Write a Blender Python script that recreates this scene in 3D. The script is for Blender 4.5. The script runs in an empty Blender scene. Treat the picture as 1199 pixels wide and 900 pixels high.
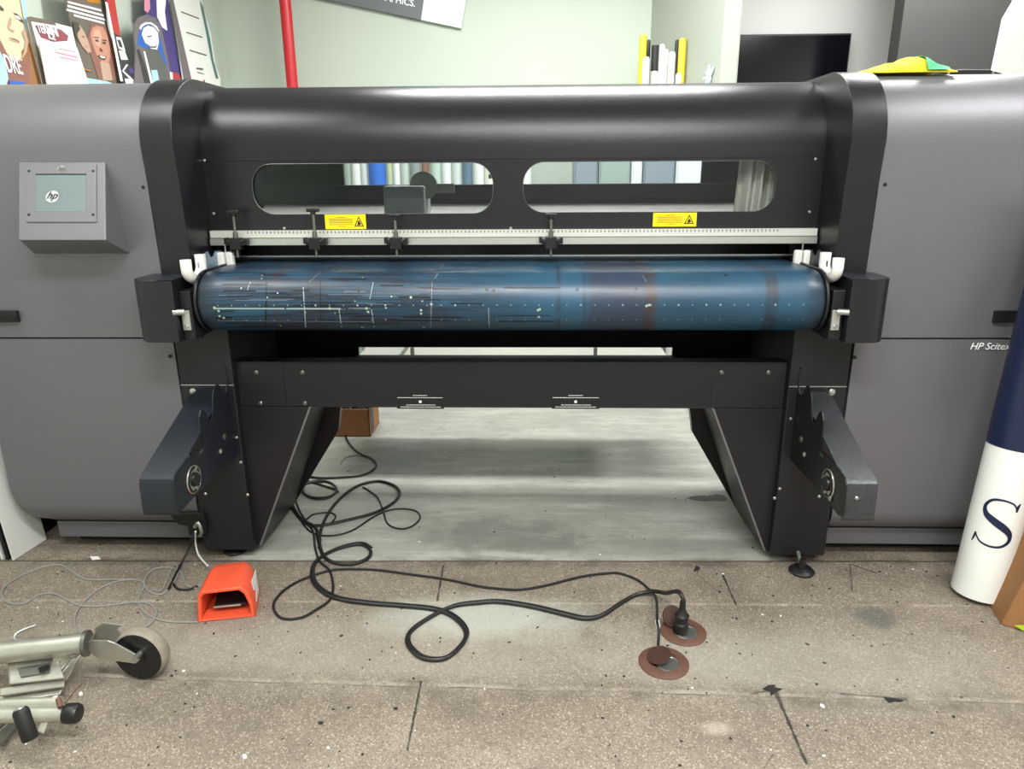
import bpy, math, random
from mathutils import Vector, Matrix
from mathutils.geometry import tessellate_polygon
random.seed(7)
COL = bpy.context.scene.collection
PI = math.pi
# ------------------------------------------------------------------ camera
FPX, W, H = 831.0, 1199, 900
CAM = Vector((.075, 0, 1.3))
RC = (Matrix.Rotation(math.radians(1.8), 3, 'Z') @ Matrix.Rotation(math.radians(90-16.5), 3, 'X')
      @ Matrix.Rotation(math.radians(-.37), 3, 'Z'))
cd = bpy.data.cameras.new('camera'); cam = bpy.data.objects.new('camera', cd); COL.objects.link(cam)
cd.sensor_width = 36; cd.lens = 36*FPX/W; cd.clip_start = .05
cam.matrix_world = Matrix.Translation(CAM) @ RC.to_4x4()
bpy.context.scene.camera = cam
# measured directions of the photograph, used to survey where things stand
def ray(px, py): return RC @ Vector(((px-W/2)/FPX, (H/2-py)/FPX, -1))
def on(axis, px, py, v):
    d = ray(px, py); return CAM + d*((v-CAM[axis])/d[axis])
def PX(px, py, v): return on(0, px, py, v)
def PY(px, py, v): return on(1, px, py, v)
def PZ(px, py, v=0): return on(2, px, py, v)
def PP(px, py, p0, n):
    d = ray(px, py); return CAM + d*((p0-CAM).dot(n)/d.dot(n))

# ------------------------------------------------------------------ materials
def lin(h):
    h = h.lstrip('#'); r = []
    for i in (0, 2, 4):
        c = int(h[i:i+2], 16)/255; r.append(c/12.92 if c <= .04045 else ((c+.055)/1.055)**2.4)
    return (*r, 1)
M = {}
def mat(name, hexc, rough=.5, metal=0, noise=0, nscale=40, bump=0, bscale=200, spec=.5, coat=0, emit=None, es=0):
    m = bpy.data.materials.new(name); m.use_nodes = True; nt = m.node_tree; b = nt.nodes['Principled BSDF']
    c = lin(hexc); b.inputs['Base Color'].default_value = c
    b.inputs['Roughness'].default_value = rough; b.inputs['Metallic'].default_value = metal
    b.inputs['Specular IOR Level'].default_value = spec
    if coat: b.inputs['Coat Weight'].default_value = coat; b.inputs['Coat Roughness'].default_value = .15
    if emit: b.inputs['Emission Color'].default_value = lin(emit); b.inputs['Emission Strength'].default_value = es
    tc = nt.nodes.new('ShaderNodeTexCoord')
    if noise:
        n = nt.nodes.new('ShaderNodeTexNoise'); n.inputs['Scale'].default_value = nscale; n.inputs['Detail'].default_value = 6
        nt.links.new(tc.outputs['Object'], n.inputs['Vector'])
        mx = nt.nodes.new('ShaderNodeMix'); mx.data_type = 'RGBA'
        mx.inputs[6].default_value = (*[x*(1-noise) for x in c[:3]], 1); mx.inputs[7].default_value = (*[min(1, x*(1+noise)) for x in c[:3]], 1)
        nt.links.new(n.outputs['Fac'], mx.inputs[0]); nt.links.new(mx.outputs[2], b.inputs['Base Color'])
    if bump:
        n = nt.nodes.new('ShaderNodeTexNoise'); n.inputs['Scale'].default_value = bscale; n.inputs['Detail'].default_value = 3
        nt.links.new(tc.outputs['Object'], n.inputs['Vector'])
        bp = nt.nodes.new('ShaderNodeBump'); bp.inputs['Strength'].default_value = bump; bp.inputs['Distance'].default_value = .002
        nt.links.new(n.outputs['Fac'], bp.inputs['Height']); nt.links.new(bp.outputs[0], b.inputs['Normal'])
    M[name] = m; return m
mat('grey_paint', '#706f74', .40, .35, .10, 300, .25, 500)
mat('black_paint', '#1c1b20', .31, .1, .12, 200, .2, 500)
mat('frame_paint', '#1b1a1f', .42, .1, .15, 120, .2, 400)
mat('dark_blue_paint', '#20242c', .42, .2, .25, 60, .2, 300)
mat('worn_paint', '#46484b', .34, .5, .35, 90, .35, 220)
mat('void_black', '#060607', .6)
mat('black_plastic', '#161617', .4, 0, .2, 80)
mat('rubber', '#141414', .6, 0, .3, 60)
mat('white_plastic', '#e9e9e4', .4, 0, .03, 60)
mat('off_white', '#d9dad4', .5, 0, .05, 30)
mat('aluminium', '#c6c8c2', .38, .75, .08, 60)
mat('rail_white', '#d6d8cf', .4, .3, .06, 60)
mat('steel', '#bfc2bd', .3, .9, .1, 60)
mat('zinc', '#c2c0b6', .30, .75, .25, 25, .2, 60)
mat('zinc_dark', '#7b7d76', .4, .8, .3, 25)
mat('label_yellow', '#f0d400', .5)
mat('ink_black', '#101013', .5)
mat('ink_white', '#f2f2f2', .5)
mat('console_grey', '#77767b', .4, .35, .08, 200)
mat('screen', '#6f7b80', .12, .2, .12, 3, coat=.5)
mat('plate_blue', '#7d93a6', .35, .35, .1, 30)
mat('orange_paint', '#ee5c3c', .42, 0, .08, 14, .15, 60)
mat('cable_black', '#1b1b1b', .45)
mat('cable_grey', '#8d8d88', .5)
mat('outlet_brown', '#66483c', .6, .2, .3, 40, .2, 80)
mat('outlet_dark', '#40281f', .6, .1, .2, 40)
mat('navy', '#141f40', .38, 0, .05, 20)
mat('tube_white', '#eceee9', .35)
mat('cardboard', '#a87450', .8, 0, .15, 60, .1, 80)
mat('cardboard_light', '#94683f', .8, 0, .1, 60)
mat('red_pipe', '#c8202c', .35)
mat('yellow_cloth', '#e6d226', .85, 0, .1, 30, .5, 300)
mat('green_cloth', '#4fb07c', .85, 0, .2, 30)
mat('yellow_roll', '#d8bf2c', .4)
mat('roll_white', '#e4e6df', .45)
mat('roll_grey', '#77787a', .5)
mat('roll_black', '#26262a', .4)
mat('tv_black', '#0b0b12', .12, spec=.6)
mat('wall_green', '#c3cdc0', .8, 0, .02, 2, .05, 60)
mat('wall_green_shaded', '#a2a89d', .8, 0, .03, 3); mat('wall_white', '#d4d6d2', .8, 0, .02, 2, .05, 60)
mat('wall_grey', '#a5a4a2', .8, 0, .03, 3)
mat('wall_dark', '#3b3c3b', .7, 0, .08, 8, .05, 60)
mat('ceiling_white', '#dcdcd8', .9)
mat('sign_grey', '#6c7074', .5)
mat('sign_white', '#f0f4f4', .45)
mat('light_diffuser', '#ffffff', .5, emit='#ffffff', es=6)
mat('fixture', '#e8e8e8', .5)
mat('inner_grey', '#c4c0b8', .6, .0, .1, 20)
mat('reflection_pale', '#a4a6a6', .5); mat('reflection_grey', '#e0dacd', .6, 0, .15, 12)
mat('debris_dark', '#23211f', .8)
mat('debris_white', '#e8e6e0', .7)
def glass(name):
    m = bpy.data.materials.new(name); m.use_nodes = True; nt = m.node_tree; nt.nodes.clear()
    o = nt.nodes.new('ShaderNodeOutputMaterial'); t = nt.nodes.new('ShaderNodeBsdfTransparent'); g = nt.nodes.new('ShaderNodeBsdfGlossy')
    t.inputs[0].default_value = (.82, .85, .86, 1); g.inputs['Roughness'].default_value = .02; g.inputs[0].default_value = (.9, .92, .95, 1)
    mx = nt.nodes.new('ShaderNodeMixShader'); fr = nt.nodes.new('ShaderNodeFresnel'); fr.inputs[0].default_value = 1.38
    nt.links.new(fr.outputs[0], mx.inputs[0]); nt.links.new(t.outputs[0], mx.inputs[1]); nt.links.new(g.outputs[0], mx.inputs[2]); nt.links.new(mx.outputs[0], o.inputs[0])
    M[name] = m
glass('window_acrylic')

# belt ---------------------------------------------------------------
def node(nt, typ, **k):
    n = nt.nodes.new(typ)
    for a, b in k.items(): setattr(n, a, b)
    return n
def mth(nt, op, a, b=None, c=None, clamp=False):
    n = nt.nodes.new('ShaderNodeMath'); n.operation = op; n.use_clamp = clamp
    for i, v in enumerate((a, b, c)):
        if v is None: continue
        if isinstance(v, (int, float)): n.inputs[i].default_value = v
        else: nt.links.new(v, n.inputs[i])
    return n.outputs[0]
def mixc(nt, f, a, b):
    n = nt.nodes.new('ShaderNodeMix'); n.data_type = 'RGBA'
    for i, v in ((0, f), (6, a), (7, b)):
        if isinstance(v, (int, float, tuple)): n.inputs[i].default_value = v
        else: nt.links.new(v, n.inputs[i])
    return n.outputs[2]
def ramp(nt, f, p0, p1):
    n = nt.nodes.new('ShaderNodeMapRange'); n.inputs[1].default_value = p0; n.inputs[2].default_value = p1; n.clamp = True
    nt.links.new(f, n.inputs[0]); return n.outputs[0]
def noise(nt, vec, scale, detail=4, rough=.5, sc=None, col=False):
    if sc:
        mp = nt.nodes.new('ShaderNodeMapping'); mp.inputs['Scale'].default_value = sc; nt.links.new(vec, mp.inputs[0]); vec = mp.outputs[0]
    n = nt.nodes.new('ShaderNodeTexNoise'); n.inputs['Scale'].default_value = scale; n.inputs['Detail'].default_value = detail; n.inputs['Roughness'].default_value = rough
    nt.links.new(vec, n.inputs['Vector']); return n.outputs['Fac']
def make_belt_mat():
    m = bpy.data.materials.new('belt_rubber'); m.use_nodes = True; nt = m.node_tree; b = nt.nodes['Principled BSDF']
    tc = nt.nodes.new('ShaderNodeTexCoord'); v = tc.outputs['Object']; s = nt.nodes.new('ShaderNodeSeparateXYZ'); nt.links.new(v, s.inputs[0]); x = s.outputs[0]
    base = mixc(nt, noise(nt, v, 3, 5, .6, (1, 3, 3)), lin('#0f2436'), lin('#2a5d7b'))
    streak = noise(nt, v, 4, 6, .7, (.5, 40, 40))
    left = ramp(nt, x, .12, -.35)                        # dirtier towards the left end
    c = mixc(nt, mth(nt, 'MULTIPLY', ramp(nt, streak, .42, .60), mth(nt, 'MULTIPLY_ADD', left, .82, .10)), base, lin('#16121f'))
    c = mixc(nt, mth(nt, 'MULTIPLY', ramp(nt, noise(nt, v, 6, 5, .7, (.6, 22, 22)), .55, .68), mth(nt, 'MULTIPLY_ADD', left, .5, .04)), c, lin('#415262'))
    c = mixc(nt, mth(nt, 'MULTIPLY', ramp(nt, noise(nt, v, 9, 5, .7, (.8, 4, 4)), .5, .6), mth(nt, 'MULTIPLY_ADD', left, .65, .05)), c, lin('#171321'))
    # purple brown stretch right of the middle and seams across the belt
    def band(x0, x1, soft=.01):
        return mth(nt, 'MULTIPLY', ramp(nt, x, x0-soft, x0+soft), ramp(nt, x, x1+soft, x1-soft))
    blot = noise(nt, v, 14, 5, .6)
    c = mixc(nt, mth(nt, 'MULTIPLY', band(.24, .42), .6), c, lin('#2b2434'))
    for x0, x1, k, hx in ((.405, .44, .9, '#3a2a2c'), (.145, .158, .8, '#1a2028'), (.222, .232, .6, '#20242c'), (.755, .79, .8, '#23222a'),
                      (-.235, -.222, .5, '#3c3a40'), (-.70, -.682, .7, '#3a2c30'), (-.60, -.55, .4, '#2c2430')):
        c = mixc(nt, mth(nt, 'MULTIPLY', mth(nt, 'MULTIPLY', band(x0, x1, .004), k), ramp(nt, blot, .35, .55)), c, lin(hx))
    # darker towards both ends
    c = mixc(nt, mth(nt, 'MULTIPLY', mth(nt, 'MAXIMUM', ramp(nt, x, -.86, -.91), ramp(nt, x, .86, .915)), .7), c, lin('#15181d'))
    nt.links.new(c, b.inputs['Base Color'])
    b.inputs['Roughness'].default_value = .36; b.inputs['Specular IOR Level'].default_value = .6
    r = mth(nt, 'MULTIPLY_ADD', noise(nt, v, 30, 4, .6, (.3, 3, 3)), .25, .26); nt.links.new(r, b.inputs['Roughness'])
    M['belt_rubber'] = m
make_belt_mat()

def make_floor_mat():
    m = bpy.data.materials.new('floor_terrazzo'); m.use_nodes = True; nt = m.node_tree; b = nt.nodes['Principled BSDF']
    tc = nt.nodes.new('ShaderNodeTexCoord'); v = tc.outputs['Object']; s = nt.nodes.new('ShaderNodeSeparateXYZ'); nt.links.new(v, s.inputs[0]); x, y = s.outputs[0], s.outputs[1]
    big = noise(nt, v, 1.6, 5, .6); med = noise(nt, v, 7, 6, .65); fine = noise(nt, v, 230, 3, .6); grain = noise(nt, v, 420, 2, .5)
    c = mixc(nt, med, lin('#6b6155'), lin('#9c9080'))
    c = mixc(nt, mth(nt, 'MULTIPLY', ramp(nt, big, .4, .6), .7), c, lin('#756a5e'))
    vo = nt.nodes.new('ShaderNodeTexVoronoi'); vo.inputs['Scale'].default_value = 300; nt.links.new(v, vo.inputs['Vector'])
    cs = nt.nodes.new('ShaderNodeSeparateColor'); nt.links.new(vo.outputs['Color'], cs.inputs[0])
    c = mixc(nt, mth(nt, 'MULTIPLY', mth(nt, 'GREATER_THAN', cs.outputs[0], .78), .55), c, lin('#4e463f'))
    c = mixc(nt, mth(nt, 'MULTIPLY', mth(nt, 'GREATER_THAN', cs.outputs[1], .88), .5), c, lin('#c4b9a8'))
    c = mixc(nt, mth(nt, 'MULTIPLY', ramp(nt, grain, .5, .7), .35), c, lin('#a89c8c'))
    c = mixc(nt, mth(nt, 'MULTIPLY', ramp(nt, fine, .55, .72), .35), c, lin('#4a423b'))
    c = mixc(nt, mth(nt, 'MULTIPLY', ramp(nt, noise(nt, v, 34, 6, .8), .56, .70), .55), c, lin('#473f37'))
    c = mixc(nt, mth(nt, 'MULTIPLY', ramp(nt, noise(nt, v, 4.5, 7, .8), .50, .66), .45), c, lin('#584f46'))
    # pale dusty wear between the two joints, where the floor was painted over
    def ell(px, py, rx_, ry_, soft=.5, nz=.5):
        dx = mth(nt, 'DIVIDE', mth(nt, 'SUBTRACT', x, px), rx_); dy = mth(nt, 'DIVIDE', mth(nt, 'SUBTRACT', y, py), ry_)
        d = mth(nt, 'SQRT', mth(nt, 'ADD', mth(nt, 'POWER', dx, 2), mth(nt, 'POWER', dy, 2)))
        d = mth(nt, 'ADD', d, mth(nt, 'MULTIPLY', mth(nt, 'SUBTRACT', med, .5), nz*2))
        return ramp(nt, d, 1+soft*.5, 1-soft*.5)
    def yl(y0, k): return mth(nt, 'SUBTRACT', y, mth(nt, 'MULTIPLY_ADD', x, k, y0))
    p = PZ(562, 722); c = mixc(nt, mth(nt, 'MULTIPLY', ell(p.x, p.y, .28, .10, .9, .6), .55), c, lin('#c3c9c0'))
    p = PZ(400, 760); c = mixc(nt, mth(nt, 'MULTIPLY', ell(p.x, p.y, .9, .14, .9, .8), .3), c, lin('#b9b2a6'))
    p = PZ(960, 775); c = mixc(nt, mth(nt, 'MULTIPLY', ell(p.x, p.y, .5, .16, .9, .8), .25), c, lin('#b9b6ad'))
    p = PZ(1025, 722); c = mixc(nt, mth(nt, 'MULTIPLY', ell(p.x, p.y, .05, .06, .7, .8), .55), c, lin('#3f4a48'))
    p = PZ(840, 852); c = mixc(nt, mth(nt, 'MULTIPLY', ell(p.x, p.y, .035, .02, .9, .9), .4), c, lin('#c2b8aa'))
    # smooth grey concrete beyond the first joint
    conc = mixc(nt, noise(nt, v, 2.4, 6, .65), lin('#878880'), lin('#b5b6aa'))
    conc = mixc(nt, mth(nt, 'MULTIPLY', ramp(nt, noise(nt, v, 11, 7, .75), .52, .7), .4), conc, lin('#74736b'))
    conc = mixc(nt, mth(nt, 'MULTIPLY', ramp(nt, noise(nt, v, 60, 3, .6), .62, .75), .3), conc, lin('#5c5a54'))
    conc = mixc(nt, mth(nt, 'MULTIPLY', ramp(nt, noise(nt, v, 5, 6, .75, (.5, 2.2, 1)), .48, .62), .5), conc, lin('#c6c8be'))
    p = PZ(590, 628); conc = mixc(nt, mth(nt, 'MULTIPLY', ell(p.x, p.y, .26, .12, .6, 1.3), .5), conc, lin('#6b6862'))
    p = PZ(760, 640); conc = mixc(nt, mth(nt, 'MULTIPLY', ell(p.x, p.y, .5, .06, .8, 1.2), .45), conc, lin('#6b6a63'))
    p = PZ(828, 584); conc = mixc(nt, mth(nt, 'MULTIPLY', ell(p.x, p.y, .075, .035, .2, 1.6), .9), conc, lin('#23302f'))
    zone = mth(nt, 'MULTIPLY', ramp(nt, yl(2.208, .018), -.006, .006), mth(nt, 'MULTIPLY', ramp(nt, x, -1.0, -.95), ramp(nt, x, .98, .93)))
    c = mixc(nt, zone, c, conc)
    # joints
    wob = mth(nt, 'MULTIPLY', mth(nt, 'SUBTRACT', noise(nt, v, 5, 3), .5), .012)
    def joint(y0, k, w): return ramp(nt, mth(nt, 'ABSOLUTE', mth(nt, 'ADD', yl(y0, k), wob)), w, w*.4)
    jn = ramp(nt, noise(nt, v, 12, 5, .8), .40, .62)
    c = mixc(nt, mth(nt, 'MULTIPLY', joint(2.208, .018, .006), .85), c, lin('#2c2823'))
    c = mixc(nt, mth(nt, 'MULTIPLY', joint(1.565, -.018, .05), mth(nt, 'MULTIPLY', ramp(nt, noise(nt, v, 3.2, 6, .75), .47, .62), .6)), c, lin('#4b443c'))
    c = mixc(nt, mth(nt, 'MULTIPLY', joint(2.20, .018, .04), mth(nt, 'MULTIPLY', ramp(nt, noise(nt, v, 4.2, 6, .75), .45, .6), .6)), c, lin('#463f38'))
    c = mixc(nt, mth(nt, 'MULTIPLY', joint(1.57, -.018, .012), mth(nt, 'MULTIPLY', jn, .5)), c, lin('#b9ae9f'))
    c = mixc(nt, mth(nt, 'MULTIPLY', joint(1.563, -.018, .0035), mth(nt, 'MULTIPLY', jn, .8)), c, lin('#332c26'))
    c = mixc(nt, mth(nt, 'MULTIPLY', joint(1.955, .01, .008), mth(nt, 'MULTIPLY', jn, .45)), c, lin('#c2b9aa'))
    def seg(a, bb, w, k=.9, hx='#1d1a18'):
        nonlocal c
        a = PZ(*a); bb = PZ(*bb); dx, dy = bb.x-a.x, bb.y-a.y; L = dx*dx+dy*dy
        rx_ = mth(nt, 'SUBTRACT', x, a.x); ry_ = mth(nt, 'SUBTRACT', y, a.y)
        t = mth(nt, 'DIVIDE', mth(nt, 'ADD', mth(nt, 'MULTIPLY', rx_, dx), mth(nt, 'MULTIPLY', ry_, dy)), L, clamp=True)
        ex = mth(nt, 'SUBTRACT', rx_, mth(nt, 'MULTIPLY', t, dx)); ey = mth(nt, 'SUBTRACT', ry_, mth(nt, 'MULTIPLY', t, dy))
        d = mth(nt, 'SQRT', mth(nt, 'ADD', mth(nt, 'MULTIPLY', ex, ex), mth(nt, 'MULTIPLY', ey, ey)))
        d = mth(nt, 'ADD', d, mth(nt, 'MULTIPLY', mth(nt, 'SUBTRACT', noise(nt, v, 26, 4, .7), .42), w*2.4))
        c = mixc(nt, mth(nt, 'MULTIPLY', ramp(nt, d, w, w*.5), k), c, lin(hx))
    seg((519, 662), (512, 703), .0045); seg((493, 798), (477, 878), .0045); seg((915, 826), (944, 893), .006)
    seg((845, 670), (862, 708), .005); seg((812, 668), (840, 692), .0025, .7); seg((995, 660), (998, 692), .004, .6)
    seg((995, 660), (1030, 672), .006, .7); seg((770, 676), (808, 690), .002, .5, '#6b3a2e'); seg((880, 812), (912, 806), .008, .6)
    seg((905, 804), (914, 824), .009, .8); seg((985, 812), (1060, 818), .006, .6); seg((905, 883), (895, 898), .003, .6)
    nt.links.new(c, b.inputs['Base Color'])
    r = mixc(nt, zone, mth(nt, 'MULTIPLY_ADD', med, .25, .55), mth(nt, 'MULTIPLY_ADD', med, .3, .27)); nt.links.new(r, b.inputs['Roughness'])
    bp = nt.nodes.new('ShaderNodeBump'); bp.inputs['Distance'].default_value = .002; bp.inputs['Strength'].default_value = .35
    nt.links.new(fine, bp.inputs['Height']); nt.links.new(bp.outputs[0], b.inputs['Normal'])
    M['floor'] = m
make_floor_mat()

# ------------------------------------------------------------------ mesh builder
ORG = {}
def smooth_path(pts, n=6):
    P = [Vector(p) for p in pts]; out = []
    for i in range(len(P)-1):
        p0 = P[max(i-1, 0)]; p1 = P[i]; p2 = P[i+1]; p3 = P[min(i+2, len(P)-1)]
        for k in range(n):
            t = k/n; out.append(.5*((2*p1)+(p2-p0)*t+(2*p0-5*p1+4*p2-p3)*t*t+(3*p1-p0-3*p2+p3)*t**3))
    out.append(P[-1]); return out
class MB:
    def __init__(s): s.v = []; s.f = []; s.m = []
    def add(s, vs, fs, m=0):
        o = len(s.v); s.v += [Vector(v) for v in vs]
        for f in fs: s.f.append(tuple(i+o for i in f)); s.m.append(m)
        return s
    def box(s, x0, x1, y0, y1, z0, z1, m=0, rot=None):
        vs = [Vector((x, y, z)) for z in (z0, z1) for y in (y0, y1) for x in (x0, x1)]
        if rot is not None:
            c = Vector(((x0+x1)/2, (y0+y1)/2, (z0+z1)/2)); vs = [c+rot@(v-c) for v in vs]
        return s.add(vs, [(0, 2, 3, 1), (4, 5, 7, 6), (0, 1, 5, 4), (2, 6, 7, 3), (0, 4, 6, 2), (1, 3, 7, 5)], m)
    def loft(s, A, B, m=0, holes=None):
        n = len(A); A = [Vector(a) for a in A]; B = [Vector(b) for b in B]
        tri = tessellate_polygon([A]); tri2 = tessellate_polygon([B])
        s.add(A+B, [tuple(t) for t in tri]+[tuple(n+i for i in reversed(t)) for t in tri2]+[(i, (i+1) % n, n+(i+1) % n, n+i) for i in range(n)], m)
        return s
    def prism(s, ax, pts, a, b, m=0):
        f = {'x': lambda p, t: (t, p[0], p[1]), 'y': lambda p, t: (p[0], t, p[1]), 'z': lambda p, t: (p[0], p[1], t)}[ax]
        return s.loft([f(p, a) for p in pts], [f(p, b) for p in pts], m)
    def plate(s, pts, th, m=0, nrm=None):
        P = [Vector(p) for p in pts]
        if nrm is None:
            nrm = Vector()
            for i in range(len(P)): nrm += P[i].cross(P[(i+1) % len(P)])
            nrm.normalize()
            if nrm.dot(CAM-P[0]) > 0: nrm = -nrm
        return s.loft(P, [p+nrm*th for p in P], m)
    def tube(s, pts, r, n=10, m=0, sm=0, cap=True):
        P = smooth_path(pts, sm) if sm else [Vector(p) for p in pts]
        vs = []; fs = []; up = Vector((0, 0, 1)); prev = None
        for i, p in enumerate(P):
            t = (P[min(i+1, len(P)-1)]-P[max(i-1, 0)]).normalized()
            a = prev-t*prev.dot(t) if prev is not None else (up.cross(t) if abs(t.z) < .9 else Vector((1, 0, 0)).cross(t))
            a.normalize(); prev = a; b = t.cross(a); rr = r[i] if isinstance(r, list) else r
            for k in range(n): an = 2*PI*k/n; vs.append(p+a*math.cos(an)*rr+b*math.sin(an)*rr)
        for i in range(len(P)-1):
            for k in range(n): k2 = (k+1) % n; fs.append((i*n+k, i*n+k2, (i+1)*n+k2, (i+1)*n+k))
        if cap: fs.append(tuple(range(n))[::-1]); fs.append(tuple((len(P)-1)*n+k for k in range(n)))
        return s.add(vs, fs, m)
    def cyl(s, a, b, r, n=24, m=0, r2=None):
        return s.tube([a, b], [r, r if r2 is None else r2], n, m)
    def lathe(s, c, prof, n=32, m=0, axis=Vector((0, 0, 1)), tilt=None):
        R = axis.normalized().to_track_quat('Z', 'Y').to_matrix(); c = Vector(c); vs = []; fs = []
        for r, z in prof:
            for k in range(n): a = 2*PI*k/n; vs.append(c+R@Vector((r*math.cos(a), r*math.sin(a), z)))
        for i in range(len(prof)-1):
            for k in range(n): k2 = (k+1) % n; fs.append((i*n+k, i*n+k2, (i+1)*n+k2, (i+1)*n+k))
        if prof[0][0] > 1e-4: fs.append(tuple(range(n))[::-1])
        if prof[-1][0] > 1e-4: fs.append(tuple((len(prof)-1)*n+k for k in range(n)))
        return s.add(vs, fs, m)
    def holed(s, outer, holes, fn, th, m=0):
        # flat plate in 2D with holes; fn(u, v, w) gives the point, w runs through the thickness
        loops = [outer]+holes; flat = [p for l in loops for p in l]; n = len(flat)
        tri = tessellate_polygon([[Vector((p[0], p[1], 0)) for p in l] for l in loops])
        fs = [tuple(t) for t in tri]+[tuple(n+i for i in reversed(t)) for t in tri]; o = 0
        for l in loops:
            k = len(l)
            for i in range(k): fs.append((o+i, o+(i+1) % k, n+o+(i+1) % k, n+o+i))
            o += k
        return s.add([fn(*p, 0) for p in flat]+[fn(*p, th) for p in flat], fs, m)
    def build(s, name, mats, parent=None, bev=0, smooth=False, seg=2, ang=35, weld=False):
        if isinstance(mats, str): mats = [mats]
        lo = [min(v[i] for v in s.v) for i in range(3)]; hi = [max(v[i] for v in s.v) for i in range(3)]
        org = Vector(((lo[0]+hi[0])/2, (lo[1]+hi[1])/2, lo[2]))
        me = bpy.data.meshes.new(name); me.from_pydata([v-org for v in s.v], [], s.f); me.validate()
        import bmesh
        bm = bmesh.new(); bm.from_mesh(me); weld and bmesh.ops.remove_doubles(bm, verts=bm.verts, dist=1e-5); bmesh.ops.recalc_face_normals(bm, faces=bm.faces); bm.to_mesh(me); bm.free()
        for m in mats: me.materials.append(M[m])
        if len(me.polygons) == len(s.m) and max(s.m) > 0: me.polygons.foreach_set('material_index', s.m)
        o = bpy.data.objects.new(name, me); COL.objects.link(o)
        if parent is not None: o.parent = parent; o.location = org-ORG[parent.name]
        else: o.location = org
        ORG[o.name] = org
        if bev:
            b = o.modifiers.new('bevel', 'BEVEL'); b.width = bev; b.segments = seg; b.limit_method = 'ANGLE'; b.angle_limit = math.radians(30)
        if smooth:
            for p in me.polygons: p.use_smooth = True
            me.set_sharp_from_angle(angle=math.radians(ang))
        return o
def empty(name, loc):
    o = bpy.data.objects.new(name, None); COL.objects.link(o); o.location = loc; o.empty_display_size = .1; ORG[o.name] = Vector(loc); return o
def tag(o, label, cat, group=None, kind=None):
    o['label'] = label; o['category'] = cat
    if group: o['group'] = group
    if kind: o['kind'] = kind
    return o
def struct(o): o['kind'] = 'structure'; return o
def stadium(x0, x1, z0, z1, r, n=8):
    out = []
    for cx, cz, a0 in ((x1-r, z0+r, -90), (x1-r, z1-r, 0), (x0+r, z1-r, 90), (x0+r, z0+r, 180)):
        for k in range(n+1): a = math.radians(a0+90*k/n); out.append((cx+r*math.cos(a), cz+r*math.sin(a)))
    return out
def text(name, body, size, org, xdir, ydir, m, parent, shear=0, bold=0, ext=.0004, align='LEFT', sx=1):
    cu = bpy.data.curves.new(name, 'FONT'); cu.body = body; cu.size = size; cu.extrude = ext; cu.shear = shear; cu.offset = bold; cu.align_x = align; cu.resolution_u = 4
    t = bpy.data.objects.new(name, cu); COL.objects.link(t)
    me = bpy.data.meshes.new_from_object(t.evaluated_get(bpy.context.evaluated_depsgraph_get()))
    bpy.data.objects.remove(t); bpy.data.curves.remove(cu)
    xd = Vector(xdir).normalized(); yd = Vector(ydir).normalized(); zd = xd.cross(yd).normalized()
    mb = MB(); mb.add([Vector(org)+xd*v.co.x*sx+yd*v.co.y+zd*v.co.z for v in me.vertices], [tuple(p.vertices) for p in me.polygons])
    bpy.data.meshes.remove(me)
    return mb.build(name, m, parent)

# ------------------------------------------------------------------ room
LX, RX, FY, BY, CZ = -1.95, 3.4, -3.2, 5.0, 2.95
struct(MB().box(LX-.1, RX+.1, FY-.1, 6.0, -.06, 0).build('floor', 'floor'))
bpy.data.objects['floor'].data.transform(Matrix.Translation(ORG['floor'])); bpy.data.objects['floor'].location = (0, 0, 0)
struct(MB().box(LX-.1, RX+.1, FY-.1, 6.0, CZ, CZ+.08).build('ceiling', 'ceiling_white'))
struct(MB().box(LX-.1, LX, FY, 6.0, 0, CZ).build('wall_left', 'wall_green'))
struct(MB().box(RX, RX+.1, FY, 6.0, 0, CZ).build('wall_right', 'wall_white'))
struct(MB().box(LX-.1, RX+.1, FY-.1, FY, 0, CZ).build('wall_front', 'wall_white'))
cx = PY(762, 40, BY).x
struct(MB().box(LX, cx, BY, BY+.1, 0, CZ).build('wall_back', 'wall_green'))
e1 = PY(845, 60, 4.25).x; e2 = PY(864, 60, 4.25).x
b_ = MB(); b_.prism('z', [(cx, BY), (e1, 4.25), (e2, 4.25), (e2+.02, 4.3), (cx+.1, BY+.1)], 0, CZ)
struct(b_.build('wall_stub', ['wall_green_shaded']))  # stub's green darkened in the colour, as this wall is unlit
struct(MB().box(cx, RX, 5.25, 5.35, 0, CZ).build('wall_back_right', 'wall_white'))
dx0 = PY(1053, 50, 4.5).x; dx1 = PY(1180, 50, 4.5).x
struct(MB().box(dx0, dx1+.25, 4.5, 4.62, 0, CZ).build('wall_partition', 'wall_dark'))

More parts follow.
